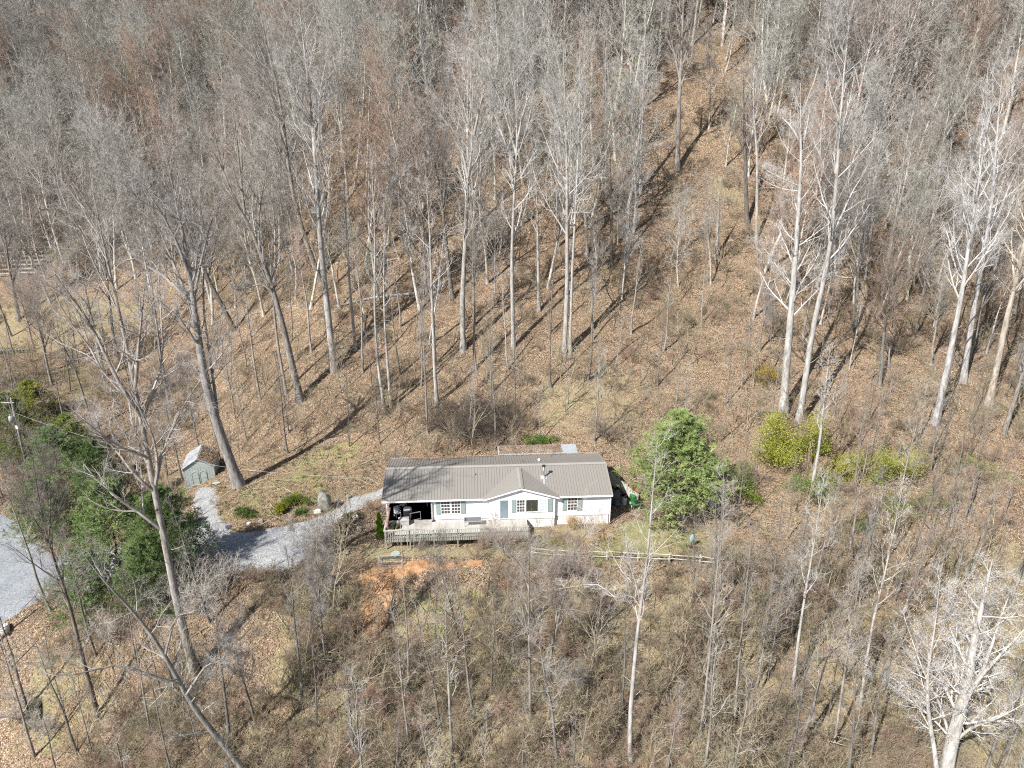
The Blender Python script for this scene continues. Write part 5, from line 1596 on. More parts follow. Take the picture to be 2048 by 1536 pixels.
# garden tractor
p = ground_at(1270, 1012)
t = thing('garden_tractor', 'green riding mower parked in the sun right of the house', 'mower', tuple(p), math.radians(100))
part('hood', Acc().box(.1, .95, -.26, .26, .42, .85).blob((.55, 0, .84), (.42, .27, .12), rl, 8, 12, .02), M['mower'], t)
part('deck_cover', Acc().box(-.35, .45, -.52, .52, .2, .34), M['mower'], t)
part('fender', Acc().box(-.75, -.1, -.48, .48, .5, .6), M['mower'], t)
part('seat', Acc().box(-.55, -.15, -.2, .2, .62, .72).box(-.62, -.5, -.2, .2, .7, 1.0), M['dark'], t)
part('steering_wheel', Acc().tube([(.1, 0, .8), (-.02, 0, 1.05)], .02, 6).tube(np.stack([-.03 + .16 * np.cos(np.linspace(0, 6.283, 13)), .16 * np.sin(np.linspace(0, 6.283, 13)), 1.05 + 0 * np.linspace(0, 1, 13)], -1), .02, 5, False), M['dark'], t)
for x, r, y in ((-.45, .28, .42), (-.45, .28, -.42), (.68, .19, .36), (.68, .19, -.36)):
    w_ = part('wheel', Acc().tube([(x, y - .1, r), (x, y + .1, r)], r, 16), M['dark'], t); part('rim', Acc().tube([(x, y - .11, r), (x, y + .11, r)], r * .5, 12), M['yellow'], w_)
p = ground_at(1268, 990)
t = thing('wheelbarrow', 'rusty red wheelbarrow tipped behind the green mower', 'wheelbarrow', tuple(p), .6)
A = Acc(); A.add([(-.3, -.22, .35), (.3, -.18, .35), (.3, .18, .35), (-.3, .22, .35), (-.45, -.35, .65), (.5, -.3, .6), (.5, .3, .6), (-.45, .35, .65)], [(3, 2, 1, 0), (0, 1, 5, 4), (1, 2, 6, 5), (2, 3, 7, 6), (3, 0, 4, 7)])
part('tray', A, M['red'], t); part('wheel', Acc().tube([(.6, -.05, .2), (.6, .05, .2)], .2, 14), M['dark'], t)
for y in (-.25, .25): part('handle', Acc().beam((.6, y * .3, .2), (-1.0, y * 1.3, .6), .04), M['wood_red'], t); part('leg', Acc().beam((-.3, y, .4), (-.35, y, 0), .03), M['dark'], t)
p = ground_at(1262, 1012)
single('bucket', Acc().tube([(0, 0, 0), (0, 0, .36)], [.14, .17], 12), M['blue'], 'small blue green bucket beside the green mower', 'bucket', p)

# ================================================================ SPLIT RAIL FENCE
fpx = [(1064, 1113), (1108, 1117), (1152, 1119), (1214, 1120), (1276, 1123), (1338, 1126), (1399, 1130), (1442, 1135)]
fb = [ground_at(a, b) for a, b in fpx]
fence = thing('rail_fence', 'weathered two-rail wooden fence along the lower edge of the lawn', 'fence', tuple(fb[0]), 0)
o0 = fb[0]
for i, b in enumerate(fb):
    b_ = b - o0
    part('post', Acc().tube([b_ + [0, 0, -.3], b_ + [rl.normal(0, .02), 0, .6], b_ + [rl.normal(0, .03), 0, 1.05]], [.075, .065, .06], 6), M['wood_grey'], fence)
    if i:
        a_ = fb[i - 1] - o0
        for h in (.42, .85):
            e = rl.normal(0, .04, 4)
            m_ = (a_ + b_) / 2 + [0, .0, h + rl.normal(0, .03)]
            part('rail', Acc().tube([a_ + [-.1, .05, h + e[0]], m_, b_ + [.1, -.05, h + e[1]]], [.045, .052, .045], 5), M['wood_grey'], fence)

# ================================================================ SHED
sb = ground_at(402, 968)
RZS = math.radians(14)
shed = thing('garden_shed', 'small pale green shed with arched double doors and metal roof at the drive end', 'shed', tuple(sb), RZS)
SW, SD, SHH, SR = 1.6, 3.6, 2.05, 1.0
A = Acc()
A.add([(-SW, 0, -.4), (SW, 0, -.4), (SW, 0, SHH), (0, 0, SHH + SR), (-SW, 0, SHH), (-SW, SD, -.4), (SW, SD, -.4), (SW, SD, SHH), (0, SD, SHH + SR), (-SW, SD, SHH)],
      [(0, 1, 2, 4), (1, 6, 7, 2), (5, 0, 4, 9), (6, 5, 9, 7)], [(4, 2, 3), (7, 9, 8)])
part('wall', A, M['shed_wall'], shed)
me = Acc().box(-.008, .008, -.012, 0, -.2, SHH).mesh('siding_batten', M['shed_dark'])
for i in range(11): obj('siding_batten', me, shed, (-SW + .14 + i * .28, 0, 0))
for sx in (-1, 1):
    for k in range(4):
        y0, y1 = -.15 + k * (SD + .3) / 4, -.15 + (k + 1) * (SD + .3) / 4 - .01
        A = Acc(); xo = SW + .12; zo = SHH - .08
        q = [(0, 1, 2, 3), (4, 7, 6, 5), (0, 4, 5, 1), (3, 2, 6, 7)]
        A.add([(0, y0, SHH + SR + .05), (0, y1, SHH + SR + .05), (sx * xo, y1, zo + .05), (sx * xo, y0, zo + .05), (0, y0, SHH + SR + .01), (0, y1, SHH + SR + .01), (sx * xo, y1, zo), (sx * xo, y0, zo)], q if sx < 0 else [tuple(reversed(a)) for a in q])
        for r_ in range(3):
            y = y0 + .12 + r_ * .3
            A.add([(0, y, SHH + SR + .05), (0, y + .05, SHH + SR + .05), (sx * xo, y + .05, zo + .05), (sx * xo, y, zo + .05), (0, y + .025, SHH + SR + .085), (sx * xo, y + .025, zo + .085)], [(0, 4, 5, 3), (4, 1, 2, 5)])
        part('roof_panel', A, M['shed_roof'], shed)
def arch(cx, w_, h0, mat):
    n = 8; A = Acc()
    a = np.linspace(0, PI, n)
    pts = [(cx - w_, -.035, .1)] + [(cx - w_ * math.cos(t), -.035, h0 + w_ * math.sin(t)) for t in a] + [(cx + w_, -.035, .1)]
    A.tube(pts, .03, 4); A.beam((cx - w_, -.035, .12), (cx + w_, -.035, .12), .05); A.beam((cx - w_, -.033, .8), (cx + w_, -.033, .8), .05)
    return A
for cx in (-.42, .42):
    d_ = part('door', Acc().box(cx - .40, cx + .40, -.028, -.002, .02, 1.72), M['shed_wall'], shed)
    part('arch_trim', arch(cx, .34, 1.25, None), M['shed_dark'], d_)
part('door_sill', Acc().box(-.9, .9, -.12, 0, -.05, .02), M['deck_pale'], shed)
A = Acc()
for _ in range(900):
    x = rl.uniform(.1, SW + .05); y = rl.uniform(.2, SD); c = np.array([x, y, SHH + SR + .08 - x / (SW + .12) * (SR + .08) + rl.uniform(0, .05)])
    d = nrm(rl.normal(0, 1, 3) * [1, 1, .3]) * .08; e = nrm(np.cross(d, [0, 0, 1])) * .05
    A.add([c - d, c + e, c + d, c - e], None, [(0, 1, 2), (0, 2, 3)])
tag(obj('leaf_drift', A.mesh('leaf_drift', M['leaf_dry']), None, tuple(sb), (0, 0, RZS)), 'brown leaves covering the right slope of the shed roof', kind='stuff')
p = ground_at(433, 972)
t = thing('garden_cart', 'small wheeled garden cart parked beside the shed door', 'cart', tuple(p), .3)
part('tray', Acc().box(-.35, .35, -.2, .2, .25, .32).box(-.35, .35, -.22, -.2, .25, .42).box(-.35, .35, .2, .22, .25, .42), M['wood_grey'], t)
for x in (-.28, .28):
    a = np.linspace(0, 6.283, 13); part('wheel', Acc().tube(np.stack([x + .2 * np.cos(a), -.26 + 0 * a, .2 + .2 * np.sin(a)], -1), .03, 5, False), M['dark'], t)
part('handle', Acc().beam((.35, 0, .3), (.75, 0, .75), .03), M['wood_grey'], t)

# ================================================================ UTILITY POLE AND CABLES
pb = ground_at(60, 962)
top = at_facing(22, 800, pb) - pb
t = thing('utility_pole', 'brown wooden utility pole with a grey transformer at the far left', 'utility pole', tuple(pb), 0)
part('pole', Acc().tube([(0, 0, -.4), top * .5, top], [.15, .13, .10], 10), M['bark_grey'], t, True)
e = top / np.linalg.norm(top)
k = top * .78
part('transformer', Acc().tube([k + [-.30, -.25, -.35], k + [-.30, -.25, .35], k + [-.30, -.25, .42]], [.26, .26, .12], 14).tube([k + [-.30, -.25, .42], k + [-.30, -.25, .62]], .05, 8), M['galv'], t, True)
part('cross_arm', Acc().beam(top * .97 + np.array([-1.2, 0, 0]), top * .97 + np.array([.3, 0, 0]), .09), M['wood_grey'], t)
part('insulator', Acc().tube([top, top + [0, 0, .3]], .05, 8), M['grey_plastic'], t)
part('meter_box', Acc().box(-.1, .15, -.15, .0, 0, .4, Matrix.Translation(Vector(tuple(top * .66)))), M['white_trim'], t)
def cable(a, b, sag, name, label, r=.012, mat='cable_pale'):
    s = np.linspace(0, 1, 24)[:, None]
    P = a * (1 - s) + b * s; P[:, 2] -= sag * 4 * (s * (1 - s))[:, 0]
    single(name, Acc().tube(P - a, r, 4, False), M[mat], label, 'cable', a)
pt = pb + top
cable(pt * 1 + [0, 0, -1.6], hw(-10.4, 3.6, 3.7), 2.2, 'service_cable', 'thin service cable sagging from the pole to the left roof end')
cable(pt + [-1.1, 0, .1], np.array([-95, 78, 16.0]), 1.0, 'power_line', 'thin power line leaving the pole head towards the left edge', .012)

# ================================================================ ROCKS, LOGS, ODDS AND ENDS
def rock(px, py, r, mat, label, seed, cat='rock', rough=.2, power=.85, rz=0, sink=.2, group=None):
    p = ground_at(px, py)
    r_ = np.random.default_rng(seed)
    return single('rock', Acc().blob((0, 0, r[2] * (1 - sink)), r, r_, 12, 18, rough, power), M[mat], label, cat, p, rz, group, True)
rock(650, 1020, (.62, .5, 1.05), 'rock', 'tall dark boulder with lichen standing above the driveway', 11, 'boulder', .13, .7)
rock(636, 1026, (.35, .3, .22), 'rock_pale', 'pale flat rock at the left foot of the tall boulder', 12)
rock(680, 1006, (.3, .24, .16), 'rock_pale', 'small pale rock right of the tall boulder', 13)
rock(697, 996, (.26, .2, .2), 'rock', 'small dark rock on the bank by the path', 14)
rock(523, 1046, (.24, .2, .22), 'rock', 'round grey rock at the upper edge of the gravel', 15)
rock(458, 1056, (.3, .2, .14), 'navy', 'dark navy sack lying on the edge of the gravel', 16, 'sack', .15)
rock(498, 1238 - 190, (.18, .15, .1), 'rock_pale', 'tiny pale stone on the bank left of the round grey rock', 17)
rock(12, 1262, (.28, .6, .3), 'rock_pale', 'whitish stone block beside the left gravel road', 18, 'rock', .12, .6, .3)
rock(712, 1040, (.28, .25, .3), 'rock_pale', 'pale stone right of the brush pile', 19)
rock(720, 1062, (.3, .28, .26), 'rock', 'grey stone right of the brush pile, lower one', 20)
rock(693, 1108, (.26, .2, .16), 'rock', 'small dark stone below the brush pile', 21)
rock(648, 1108, (.25, .1, .16), 'rock_pale', 'white stone chip left of the brush pile foot', 22)
rock(1455, 1136, (.18, .15, .12), 'rock_pale', 'small whitish rock past the right end of the rail fence', 23)
for k, (px, py, s_) in enumerate([(770, 1102, 0)]): pass
st = ground_at(72, 1425)  # low dark lumps with moss-coloured patches
A = Acc()
for _c, _r, _s in (((0, .2, .15), (.5, 1.2, .6), 3), ((.15, 1.1, .2), (.35, .7, .6), 4), ((-.5, -.5, 0), (.45, .5, .3), 5), ((.1, -1.2, 0), (.4, .5, .3), 7)):
    A.blob(_c, _r, np.random.default_rng(_s), 16, 22, .14, .75)
t_ = single('mossy_mass', A, M['moss'], 'dark mossy mass at the bottom left below the road', 'rock', st, .2, None)
def log(pp, r, label, mat='rock_pale', seed=0, name='fallen_log', tone=(1, 1, 1)):
    w = [ground_at(a, b) + [0, 0, r * .8] for a, b in pp]
    w = np.array(w); o = w[0].copy()
    w = resample(w, max(6, len(w))) - o
    rr = r * (1 - .45 * np.linspace(0, 1, len(w)))
    ob = single(name, Acc().tube(w, rr, 7), M[mat], label, 'log', o)
    ob.color = (*tone, 1)
log([(848, 588), (800, 591), (760, 596), (715, 602), (684, 612)], .22, 'long whitish fallen trunk across the lower slope above the driveway', 'bark_pale')
log([(684, 614), (600, 608), (520, 622), (470, 640)], .14, 'thin pale fallen branch left of the long whitish trunk', 'bark_grey')
log([(800, 518), (780, 520), (755, 530), (742, 540)], .12, 'short crooked pale log above the long whitish trunk', 'bark_pale')
log([(700, 700), (640, 745), (590, 790), (540, 845)], .12, 'straight thin fallen pole lying down the slope left of the white pair', 'bark_grey')
log([(1210, 730), (1180, 762), (1150, 790)], .10, 'thin fallen pole above the roof right half', 'bark_grey', tone=(.8, .75, .7))
log([(690, 975), (708, 974), (728, 970)], .11, 'short dark log on the bank above the gravel path', 'bark_grey', tone=(.6, .55, .5))
log([(1650, 545), (1690, 560), (1712, 556)], .16, 'pale broken branch on the slope right of the thick white tree', 'bark_pale')
log([(1850, 235), (1875, 255), (1905, 280)], .22, 'dark fallen trunk high on the right slope', 'bark_grey', tone=(.4, .36, .33))
log([(1700, 270), (1740, 250), (1790, 240)], .2, 'dark fallen trunk under the tilted grey trees on the right slope', 'bark_grey', tone=(.35, .32, .3))
log([(1160, 470), (1190, 452), (1235, 425)], .16, 'dark leaning log on the slope above the clustered trunks', 'bark_grey', tone=(.4, .36, .33))
# old rails and stones in the left clearing
rf_ = thing('rail_stack', 'weathered grey rails laid in rows beyond the left clearing', 'rails', tuple(ground_at(40, 560)), 0)
o0 = ground_at(40, 560)
for k in range(7):
    a = ground_at(-30, 555 - k * 9) - o0; b = ground_at(88, 548 - k * 8) - o0
    part('rail', Acc().tube([a + [0, 0, .35], (a + b) / 2 + [0, 0, .45], b + [0, 0, .35]], .10, 5), M['deck_pale'], rf_)
sw = thing('stone_wall', 'low dry wall of dark stones at the left edge of the clearing', 'stone wall', tuple(ground_at(20, 706)), 0)
o0 = ground_at(20, 706)
for k in range(34):
    px = -40 + (k % 17) * 6.2; base_ = ground_at(px, 708 - px * .06) - o0
    r_ = np.random.default_rng(400 + k)
    part('stone', Acc().blob(base_ + [0, 0, .15 + .32 * (k // 17)], (.28, .22, .18), r_, 5, 7, .2), M['rock'], sw)
p = ground_at(1382, 1095)
t = thing('bird_bath', 'pale blue garden ornament on a thin post at the right end of the lawn', 'garden ornament', tuple(p), 0)
part('post', Acc().tube([(0, 0, 0), (0, 0, .55)], .03, 6), M['dark'], t)
part('figure', Acc().blob((0, 0, .95), (.2, .12, .45), rl, 10, 12, .1), M['blue'], t, True)
part('base', Acc().tube([(0, 0, 0), (0, 0, .06)], .2, 10), M['dark'], t)
rr_ = np.random.default_rng(77)
bm = bush_mesh('canes', rr_, .9, 14, 1.0, M['twig_stuff'], 6, 4, 3, .006, .12)
t = obj('dead_plant', bm, None, tuple(ground_at(1396, 1106))); tag(t, 'dark dried plant heap beside the pale blue ornament', 'plant')
t.data = t.data.copy(); t.data.materials[0] = M['brown_wall']

# brush pile by the driveway
p0 = ground_at(675, 1098)
A = Acc(); n = 300
c = np.stack([rr_.normal(0, .45, n), rr_.normal(0, 1.1, n), np.abs(rr_.normal(.3, .28, n))], -1)
c[:, 0] += c[:, 1] * .55
d = nrm(rr_.normal(0, 1, (n, 3)) * [.6, 1, .55]) * rr_.uniform(.5, 1.6, n)[:, None]
A.tubes(np.stack([c - d, c + rr_.normal(0, .08, (n, 3)), c + d], 1), np.stack([np.full(n, .018), np.full(n, .016), np.full(n, .007)], 1), 4)
pile = obj('brush_pile', A.mesh('brush_pile', M['bark_grey']), None, tuple(ground_at(676, 1070)), color=(.42, .34, .32)); tag(pile, 'dark heap of cut brush at the lower edge of the driveway', 'brush pile')

# ================================================================ NAMED SHRUBS
def shrub(name, px, py, H, stems, spread, label, mat, seed, kw=None, cat='shrub', group=None, color=(1, 1, 1), tw=.007):
    r_ = np.random.default_rng(seed); p = ground_at(px, py)
    me = bush_mesh(name, r_, H, stems, spread, mat, **(kw or {}), tw=tw)
    o = obj(name, me, None, tuple(p), color=color); tag(o, label, cat, group); return o
TW, TP = M['twig'], M['twig_pale']
shrub('bare_shrub', 628, 1122, 3.4, 20, .34, 'fan shaped bare shrub of upright canes over the gravel driveway', TW, 201, dict(n2=3, n3=2, n4=0, K=6), color=(.85, .78, .76))
shrub('bare_shrub', 1010, 1106, 2.6, 14, .5, 'bare bushy shrub hiding the right end of the deck rail', TW, 202, dict(n2=8, n3=5, n4=4), color=(.95, .78, .62))
shrub('bare_shrub', 965, 1100, 1.9, 12, .5, 'small tan bare shrub against the middle of the deck rail', TW, 203, dict(n2=7, n3=5, n4=4), color=(1, .8, .62))
shrub('bare_shrub', 1068, 1102, 2.8, 10, .5, 'bare grey shrub standing in front of the gable windows', TW, 204, dict(n2=7, n3=5, n4=3), color=(.9, .84, .8))
shrub('bare_shrub', 1176, 1092, 4.6, 5, .30, 'open bare shrub with tall whips in front of the right window', TP, 205, dict(n2=7, n3=4, n4=2, K=6), color=(.85, .75, .68))
shrub('bare_shrub', 1218, 1066, 1.7, 7, .8, 'pale arching canes at the right front corner of the house', TP, 206, dict(n2=5, n3=3, n4=0), color=(.95, .82, .7))
shrub('bare_shrub', 1150, 1152, 3.2, 14, .7, 'wide reddish grey bare shrub crossing the rail fence', TW, 207, dict(n2=8, n3=5, n4=4), color=(.85, .72, .68))
shrub('bare_shrub', 1080, 1160, 3.0, 12, .7, 'bare shrub on the bank at the left end of the rail fence', TW, 208, dict(n2=8, n3=5, n4=4), color=(.85, .75, .7))
for k, (px, py, lab) in enumerate([(900, 862, 'left mass of dark bare brambles behind the house roof'), (950, 874, 'middle mass of dark bare brambles behind the house roof'),
                                   (1000, 868, 'right mass of dark bare brambles behind the house roof'), (925, 835, 'upper left dark bramble mass behind the house roof'), (985, 830, 'upper right dark bramble mass behind the house roof')]):
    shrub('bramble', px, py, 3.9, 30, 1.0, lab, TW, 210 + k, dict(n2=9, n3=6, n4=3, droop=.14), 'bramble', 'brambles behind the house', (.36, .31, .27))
shrub('bare_shrub', 1215, 880, 4.0, 16, .8, 'wide bare bush on the bank above the right roof corner', TW, 216, dict(n2=8, n3=5, n4=3), color=(.65, .56, .5))
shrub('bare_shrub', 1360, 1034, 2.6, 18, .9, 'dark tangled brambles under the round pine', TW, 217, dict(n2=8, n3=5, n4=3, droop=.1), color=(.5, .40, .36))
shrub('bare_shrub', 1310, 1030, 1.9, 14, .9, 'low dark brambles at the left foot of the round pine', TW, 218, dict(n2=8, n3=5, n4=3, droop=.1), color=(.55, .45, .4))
shrub('bare_shrub', 1420, 1036, 2.8, 14, .7, 'reddish bare brambles right of the round pine trunk', TW, 219, dict(n2=8, n3=5, n4=3), color=(.7, .56, .52))
shrub('bare_shrub', 835, 1096, 1.2, 16, .8, 'low bare brambles at the foot of the bean trellis', TW, 220, dict(n2=6, n3=4, n4=2), color=(.7, .6, .55))
def grass_clump(px, py, H, n, spread, label, seed):
    p = ground_at(px, py); r_ = np.random.default_rng(seed)
    o = obj('ornamental_grass', tuft(r_, n, H, spread, M['straw'], .011, .55), None, tuple(p)); tag(o, label, 'ornamental grass', 'tan ornamental grasses in front of the house')
grass_clump(1132, 1084, 1.3, 420, 1.0, 'tan grass clump below the right window, left of three', 1)
grass_clump(1165, 1092, 1.4, 480, 1.15, 'largest tan grass clump, in the middle of three', 2)
grass_clump(1204, 1076, 1.35, 480, 1.1, 'tan grass clump at the right front corner of the house', 3)
grass_clump(1145, 1060, 1.9, 300, .7, 'tall upright brown grass under the right window', 4)
grass_clump(1105, 1072, 1.0, 260, .8, 'small tan grass clump nearest the gable wall', 5)

def leafy(name, px, py, r, n, mat, label, seed, size=.09, color=(1, 1, 1), cat='shrub', stem=True, point=0.0):
    """crown of many small leaves on twigs; r = (rx, ry, height)"""
    r_ = np.random.default_rng(seed); p = ground_at(px, py)
    root = thing(name, label, cat, tuple(p), 0)
    u = nrm(r_.normal(0, 1, (n, 3))); u[:, 2] = np.abs(u[:, 2]) if not point else u[:, 2]
    rad = r_.random(n) ** .45
    lump = 1 + .22 * np.sin(3 * u[:, 0] + 5 * u[:, 1] + seed) + .15 * np.sin(7 * u[:, 1] + 4 * u[:, 2])
    if point:
        z = r_.random(n) ** .9 * r[2]; k = (1 - (z / r[2]) ** 2.2) ** .8 * (.75 + .25 * np.sin(z * 9)) ; a = r_.random(n) * 6.283
        kk = np.sqrt(r_.uniform(.35, 1, n)); c = np.stack([np.cos(a) * r[0] * k * kk, np.sin(a) * r[1] * k * kk, z + .1], -1)
        d = nrm(np.stack([np.cos(a), np.sin(a), np.full(n, 1.6)], -1) + r_.normal(0, .4, (n, 3)))
    else:
        m_ = 9; sub = np.stack([r_.normal(0, .48, m_) * r[0], r_.normal(0, .45, m_) * r[1], r[2] * r_.uniform(.05, .62, m_)], -1)
        ss = r_.uniform(.28, .58, m_); w_ = r_.integers(0, m_, n)
        c = sub[w_] + u * rad[:, None] * lump[:, None] * ss[w_][:, None] * np.array([r[0], r[1], r[2] * .7]) + r_.normal(0, .06, (n, 3)) * max(r); c[:, 2] = np.abs(c[:, 2])
        d = nrm(u + r_.normal(0, .7, (n, 3)) + [0, 0, .3])
    A = Acc(); s = size * r_.uniform(.6, 1.3, n)[:, None]
    w = nrm(np.cross(d, r_.normal(0, 1, (n, 3)))) * s * .38
    V = np.stack([c, c + d * s * .55 + w, c + d * s * 1.3, c + d * s * .55 - w], 1).reshape(-1, 3)
    k = (np.arange(n) * 4)[:, None]
    A.add(V, None, np.concatenate([np.concatenate([k, k + 1, k + 2], 1), np.concatenate([k, k + 2, k + 3], 1)]))
    obj('foliage', A.mesh('foliage', mat), root, color=color)
    S = Acc(); m_ = 14
    e = c[r_.integers(0, n, m_)]
    S.tubes(np.stack([np.zeros((m_, 3)) + e * [.1, .1, 0], e * [.5, .5, .5], e], 1), np.tile([.035, .02, .008], (m_, 1)) * max(1, r[2] / 2.5), 5)
    obj('stem', S.mesh('stem', M['bark_grey']), root, color=(.6, .55, .5))
    return root
leafy('arborvitae', 761, 1076, (.42, .42, 2.6), 9000, M['lime'], 'narrow bright green arborvitae column at the left end of the deck', 31, .07, (.55, .85, .45), 'shrub', True, 1.0)
leafy('bamboo_clump', 1555, 930, (3.0, 2.6, 7.2), 9500, M['lime'], 'large lime green bamboo clump in front of the thick white tree', 32, .13, (1.2, 1.2, 1.2), 'bamboo')
leafy('bamboo_clump', 1605, 915, (2.2, 1.8, 3.6), 4200, M['lime'], 'lower lime green bamboo clump on the right of the large one', 33, .12, (1.25, 1.3, 1.1), 'bamboo')
leafy('bamboo_clump', 1765, 970, (3.0, 2.6, 4.6), 5200, M['lime'], 'olive green bamboo clump among pale stems, farthest right', 34, .12, (1.05, 1.1, 1.1), 'bamboo')
leafy('bamboo_clump', 1685, 965, (3.0, 2.4, 3.2), 3200, M['lime'], 'sparse yellowish bamboo clump between the two larger ones', 35, .12, (1.15, 1.1, 1.1), 'bamboo')
leafy('bamboo_clump', 1530, 770, (1.6, 1.6, 3.2), 1500, M['lime'], 'thin ochre bamboo patch behind the large lime one', 36, .11, (1.1, .8, .8), 'bamboo')
leafy('green_shrub', 492, 1032, (1.0, .8, .9), 3000, M['green'], 'dark green low juniper at the upper edge of the gravel', 37, .08)
leafy('green_shrub', 588, 1010, (1.15, .9, 1.5), 4200, M['green'], 'rounded yellow green shrub left of the tall boulder', 38, .09, (1.5, 1.25, .9))
leafy('green_shrub', 566, 1024, (.8, .6, .9), 2000, M['lime'], 'small yellow tipped grass shrub below the rounded shrub', 39, .12, (.8, .75, .6))
leafy('green_shrub', 604, 1030, (.7, .6, .6), 1500, M['green'], 'low dark green shrub at the gravel edge beside the boulder', 40, .08)
leafy('green_shrub', 704, 1038, (.5, .5, .6), 900, M['green'], 'spiky green plant among the stones right of the brush pile', 41, .14, (1.2, 1.15, 1))
leafy('green_shrub', 1090, 884, (1.9, .9, .7), 2600, M['green'], 'green ivy patch on the bank right behind the roof', 42, .10, (1.2, 1.25, 1))
leafy('green_shrub', 1535, 1215, (1.1, 1, 1.5), 2400, M['green'], 'round dark green bush in the brush right of the fence end', 43, .10)
leafy('green_shrub', 1690, 1170, (1.1, 1, 1.3), 1500, M['green'], 'dark green bush in the right thicket', 44, .10, (.9, .95, .9))
leafy('green_shrub', 1470, 975, (1.8, 1.4, 3.4), 3200, M['green'], 'loose green shrub right behind the round pine', 45, .10, (1.2, 1.25, 1.1))
leafy('green_shrub', 1610, 985, (1.8, 1.4, 1.8), 2200, M['green'], 'grey green shrub under the lime bamboo', 46, .10, (1.5, 1.5, 1.6))
leafy('green_shrub', 880, 1262, (1.2, 1.1, .8), 900, M['lime'], 'low yellow green bush on the bank below the soil slip', 47, .10, (.7, .8, .6))

leafy('green_shrub', 1640, 1010, (2.8, 2.0, 3.0), 2400, M['green'], 'sparse grey green thicket below the lime bamboo clumps', 51, .10, (1.7, 1.65, 1.5))
leafy('green_shrub', 1840, 1030, (3.0, 2.2, 2.8), 2000, M['green'], 'loose pale green thicket at the right side of the bench', 52, .10, (1.6, 1.6, 1.4))
leafy('green_shrub', 1500, 1000, (2.2, 1.8, 2.6), 2000, M['green'], 'thin yellow green thicket right of the round pine', 53, .10, (1.7, 1.6, 1.1))
leafy('green_shrub', 1960, 960, (2.6, 2.2, 2.6), 1400, M['green'], 'faint green undergrowth by the right edge above the thicket', 54, .10, (1.5, 1.5, 1.3))
leafy('green_shrub', 1730, 1060, (2.6, 2.2, 2.2), 1500, M['green'], 'olive undergrowth in the lower right thicket', 55, .10, (1.6, 1.5, 1.2))
for k, (px, py, H, lab) in enumerate([(300, 1235, 4.2, 'pale tangled bare shrub in front of the middle pines'), (400, 1225, 4.6, 'pale tangled bare shrub in front of the pine nearest the house'),
                                      (450, 1190, 3.2, 'bare shrub at the shaded corner of the gravel drive'), (225, 1290, 3.6, 'bare shrub below the low pine at the left'),
                                      (130, 1215, 3.0, 'thin bare shrub beside the left gravel road'), (90, 1470, 2.4, 'tangled bare shrub over the mossy mass'), (40, 1440, 2.6, 'bare shrub left of the mossy mass')]):
    shrub('bare_shrub', px, py, H, 12, .5, lab, TP, 230 + k, dict(n2=8, n3=5, n4=4), color=(.9, .86, .8))
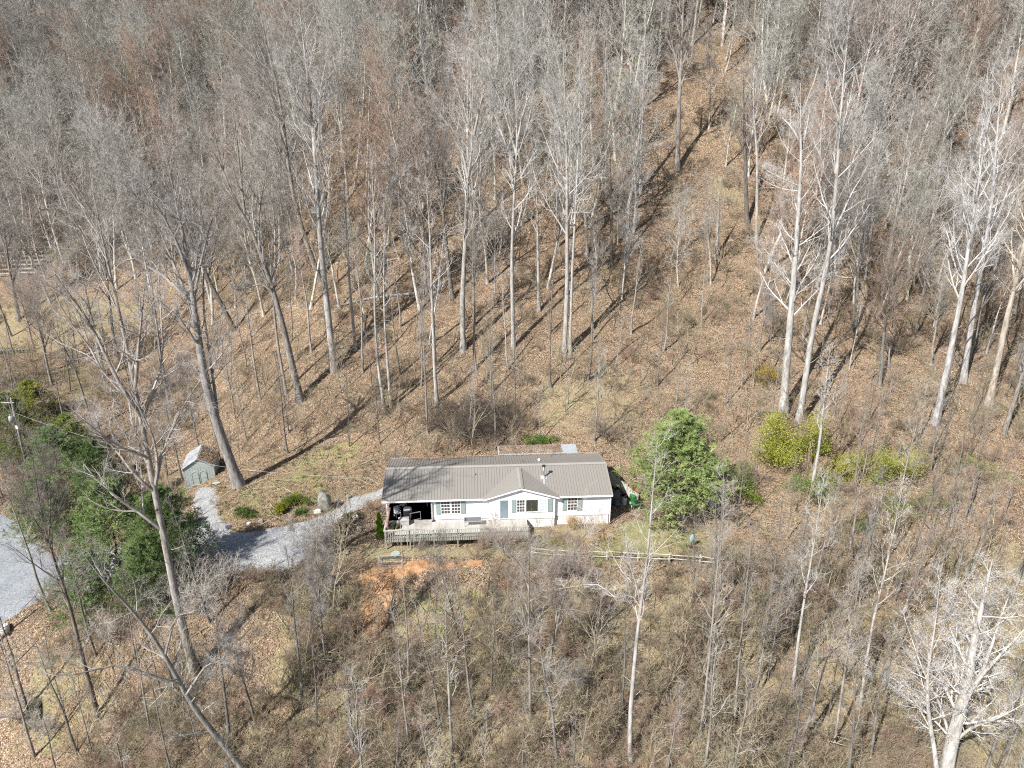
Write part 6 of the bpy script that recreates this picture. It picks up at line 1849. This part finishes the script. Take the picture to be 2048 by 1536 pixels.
# ================================================================ PINES
def pine_mesh(seed, H, RW, n_whorl=22, dens=1.0, low=.10):
    r_ = np.random.default_rng(seed)
    T = np.zeros((8, 3)); T[:, 2] = np.linspace(0, 1, 8) * H; T[1:, :2] = np.cumsum(r_.normal(0, .04, (7, 2)), 0)
    R = .018 * H * (1 - .93 * np.linspace(0, 1, 8))
    A = Acc(); A.tube(T, R, 8)
    B = Acc(); F = Acc()
    zs = np.linspace(low, .985, n_whorl)
    P0 = []; LL = []; DD = []
    for z in zs:
        m = r_.integers(4, 7)
        a = r_.random() * 6.28 + np.arange(m) * 6.283 / m + r_.normal(0, .2, m)
        prof = (1 - z) ** .62 * 1.05 * min(1, .6 + z * 2.2)
        L = RW * prof * r_.uniform(.5, 1.2, m) + .12
        for j in range(m):
            P0.append((0, 0, z * H + r_.normal(0, .1))); LL.append(L[j]); DD.append((math.cos(a[j]), math.sin(a[j]), .10 + .65 * z))
    P0 = np.array(P0); LL = np.array(LL); D = nrm(np.array(DD)); N = len(P0)
    K = 6; P = np.zeros((N, K, 3)); P[:, 0] = P0; d = D.copy()
    for k in range(1, K):
        d = nrm(d + np.array([0, 0, .05]) + r_.normal(0, .07, (N, 3)))
        P[:, k] = P[:, k - 1] + d * (LL / (K - 1))[:, None]
    RR = np.maximum(LL * .014, .012)[:, None] * (1 - .8 * np.linspace(0, 1, K))[None]
    B.tubes(P, RR, 4)
    P2, R2, L2 = grow(P, RR, 9, .22, 1, .85, lambda t: np.maximum(LL[:, None] * .38 * (1.15 - .7 * t), .18), 4, .06, .1, .7, r_, .4, .006)
    B.tubes(P2, R2, 3)
    P3, R3, L3 = grow(P2, R2, 4, .25, 1, .7, lambda t: np.maximum(L2[:, None] * .5, .12), 3, .1, .1, .8, r_, .4, .005)
    # tufts along the outer twigs
    def tufts(Pp, ts, n, size):
        for t in ts:
            s = t * (Pp.shape[1] - 1); i = min(int(s), Pp.shape[1] - 2); f = s - i
            c = Pp[:, i] * (1 - f) + Pp[:, i + 1] * f
            dr = nrm(Pp[:, i + 1] - Pp[:, i])
            for _ in range(n):
                dd = nrm(dr * .8 + r_.normal(0, .62, dr.shape) + [0, 0, .25])
                F.spikes(c + r_.normal(0, .02, c.shape), c + dd * size * r_.uniform(.7, 1.25, (len(c), 1)), .019)
    q = max(1, int(round(4 * dens)))
    tufts(P3, (.4, 1.0), q, .24); tufts(P2, (.65, 1.0), q, .22); tufts(P, (.75, 1.0), 5, .24)
    return A.mesh('trunk', M['pine_bark'], True), B.mesh('branches', M['pine_bark']), F.mesh('needles', M['needle'])
PV = [(pine_mesh(1, 10.0, 4.1, 21, 1.0, .10), 10.0), (pine_mesh(2, 8.0, 3.5, 16, .8, .05), 8.0), (pine_mesh(3, 6.0, 2.9, 13, .8, .04), 6.0)]
def pine(px, py, v, H, W, label, color, seed):
    (tm, bm_, nm_), H0 = PV[v]; p = ground_at(px, py)
    root = thing('pine_tree', label, 'pine', (p[0], p[1], p[2] - .1), seed * 1.3, 'evergreen pines'); root.scale = (W * H / H0, W * H / H0, H / H0)
    obj('trunk', tm, root); obj('branches', bm_, root); obj('needles', nm_, root, color=tuple(c * k for c, k in zip(color, (1.45, 1.28, 1.5))))
pine(1350, 1024, 0, 10.4, 1.4, 'large round green pine standing right of the house', (1.12, 1.18, .95), 1)
pine(40, 925, 1, 9.0, 1.05, 'green pine behind the utility pole at the far left', (.85, .9, .6), 2)
pine(135, 1000, 1, 9.0, 1.15, 'bluish green pine right of the utility pole', (.85, .98, .95), 3)
pine(215, 1040, 0, 9.5, .95, 'dark green pine behind the others, left of the shed', (.7, .82, .72), 4)
pine(245, 1150, 1, 9.5, 1.2, 'wide green pine by the gravel drive, middle of the pine group', (.85, .95, .8), 5)
pine(352, 1152, 0, 8.6, 1.15, 'green pine shading the gravel drive, nearest the house', (.8, .93, .75), 6)
pine(190, 1215, 2, 5.6, 1.35, 'low green pine at the lower edge of the pine group', (.8, .93, .8), 7)
pine(315, 1200, 2, 6.0, 1.3, 'low dark green pine below the forked tree', (.75, .86, .7), 8)
pine(100, 1075, 2, 6.5, 1.2, 'small bluish pine beside the road at the foot of the pole', (.9, 1.0, 1.0), 9)
pine(75, 845, 2, 5.5, 1.3, 'small yellow green evergreen above the pole pines', (1.1, 1.0, .6), 10)
pine(150, 925, 2, 6.0, 1.2, 'yellowish evergreen behind the bluish pine, topmost of the group', (.95, 1.0, .6), 11)
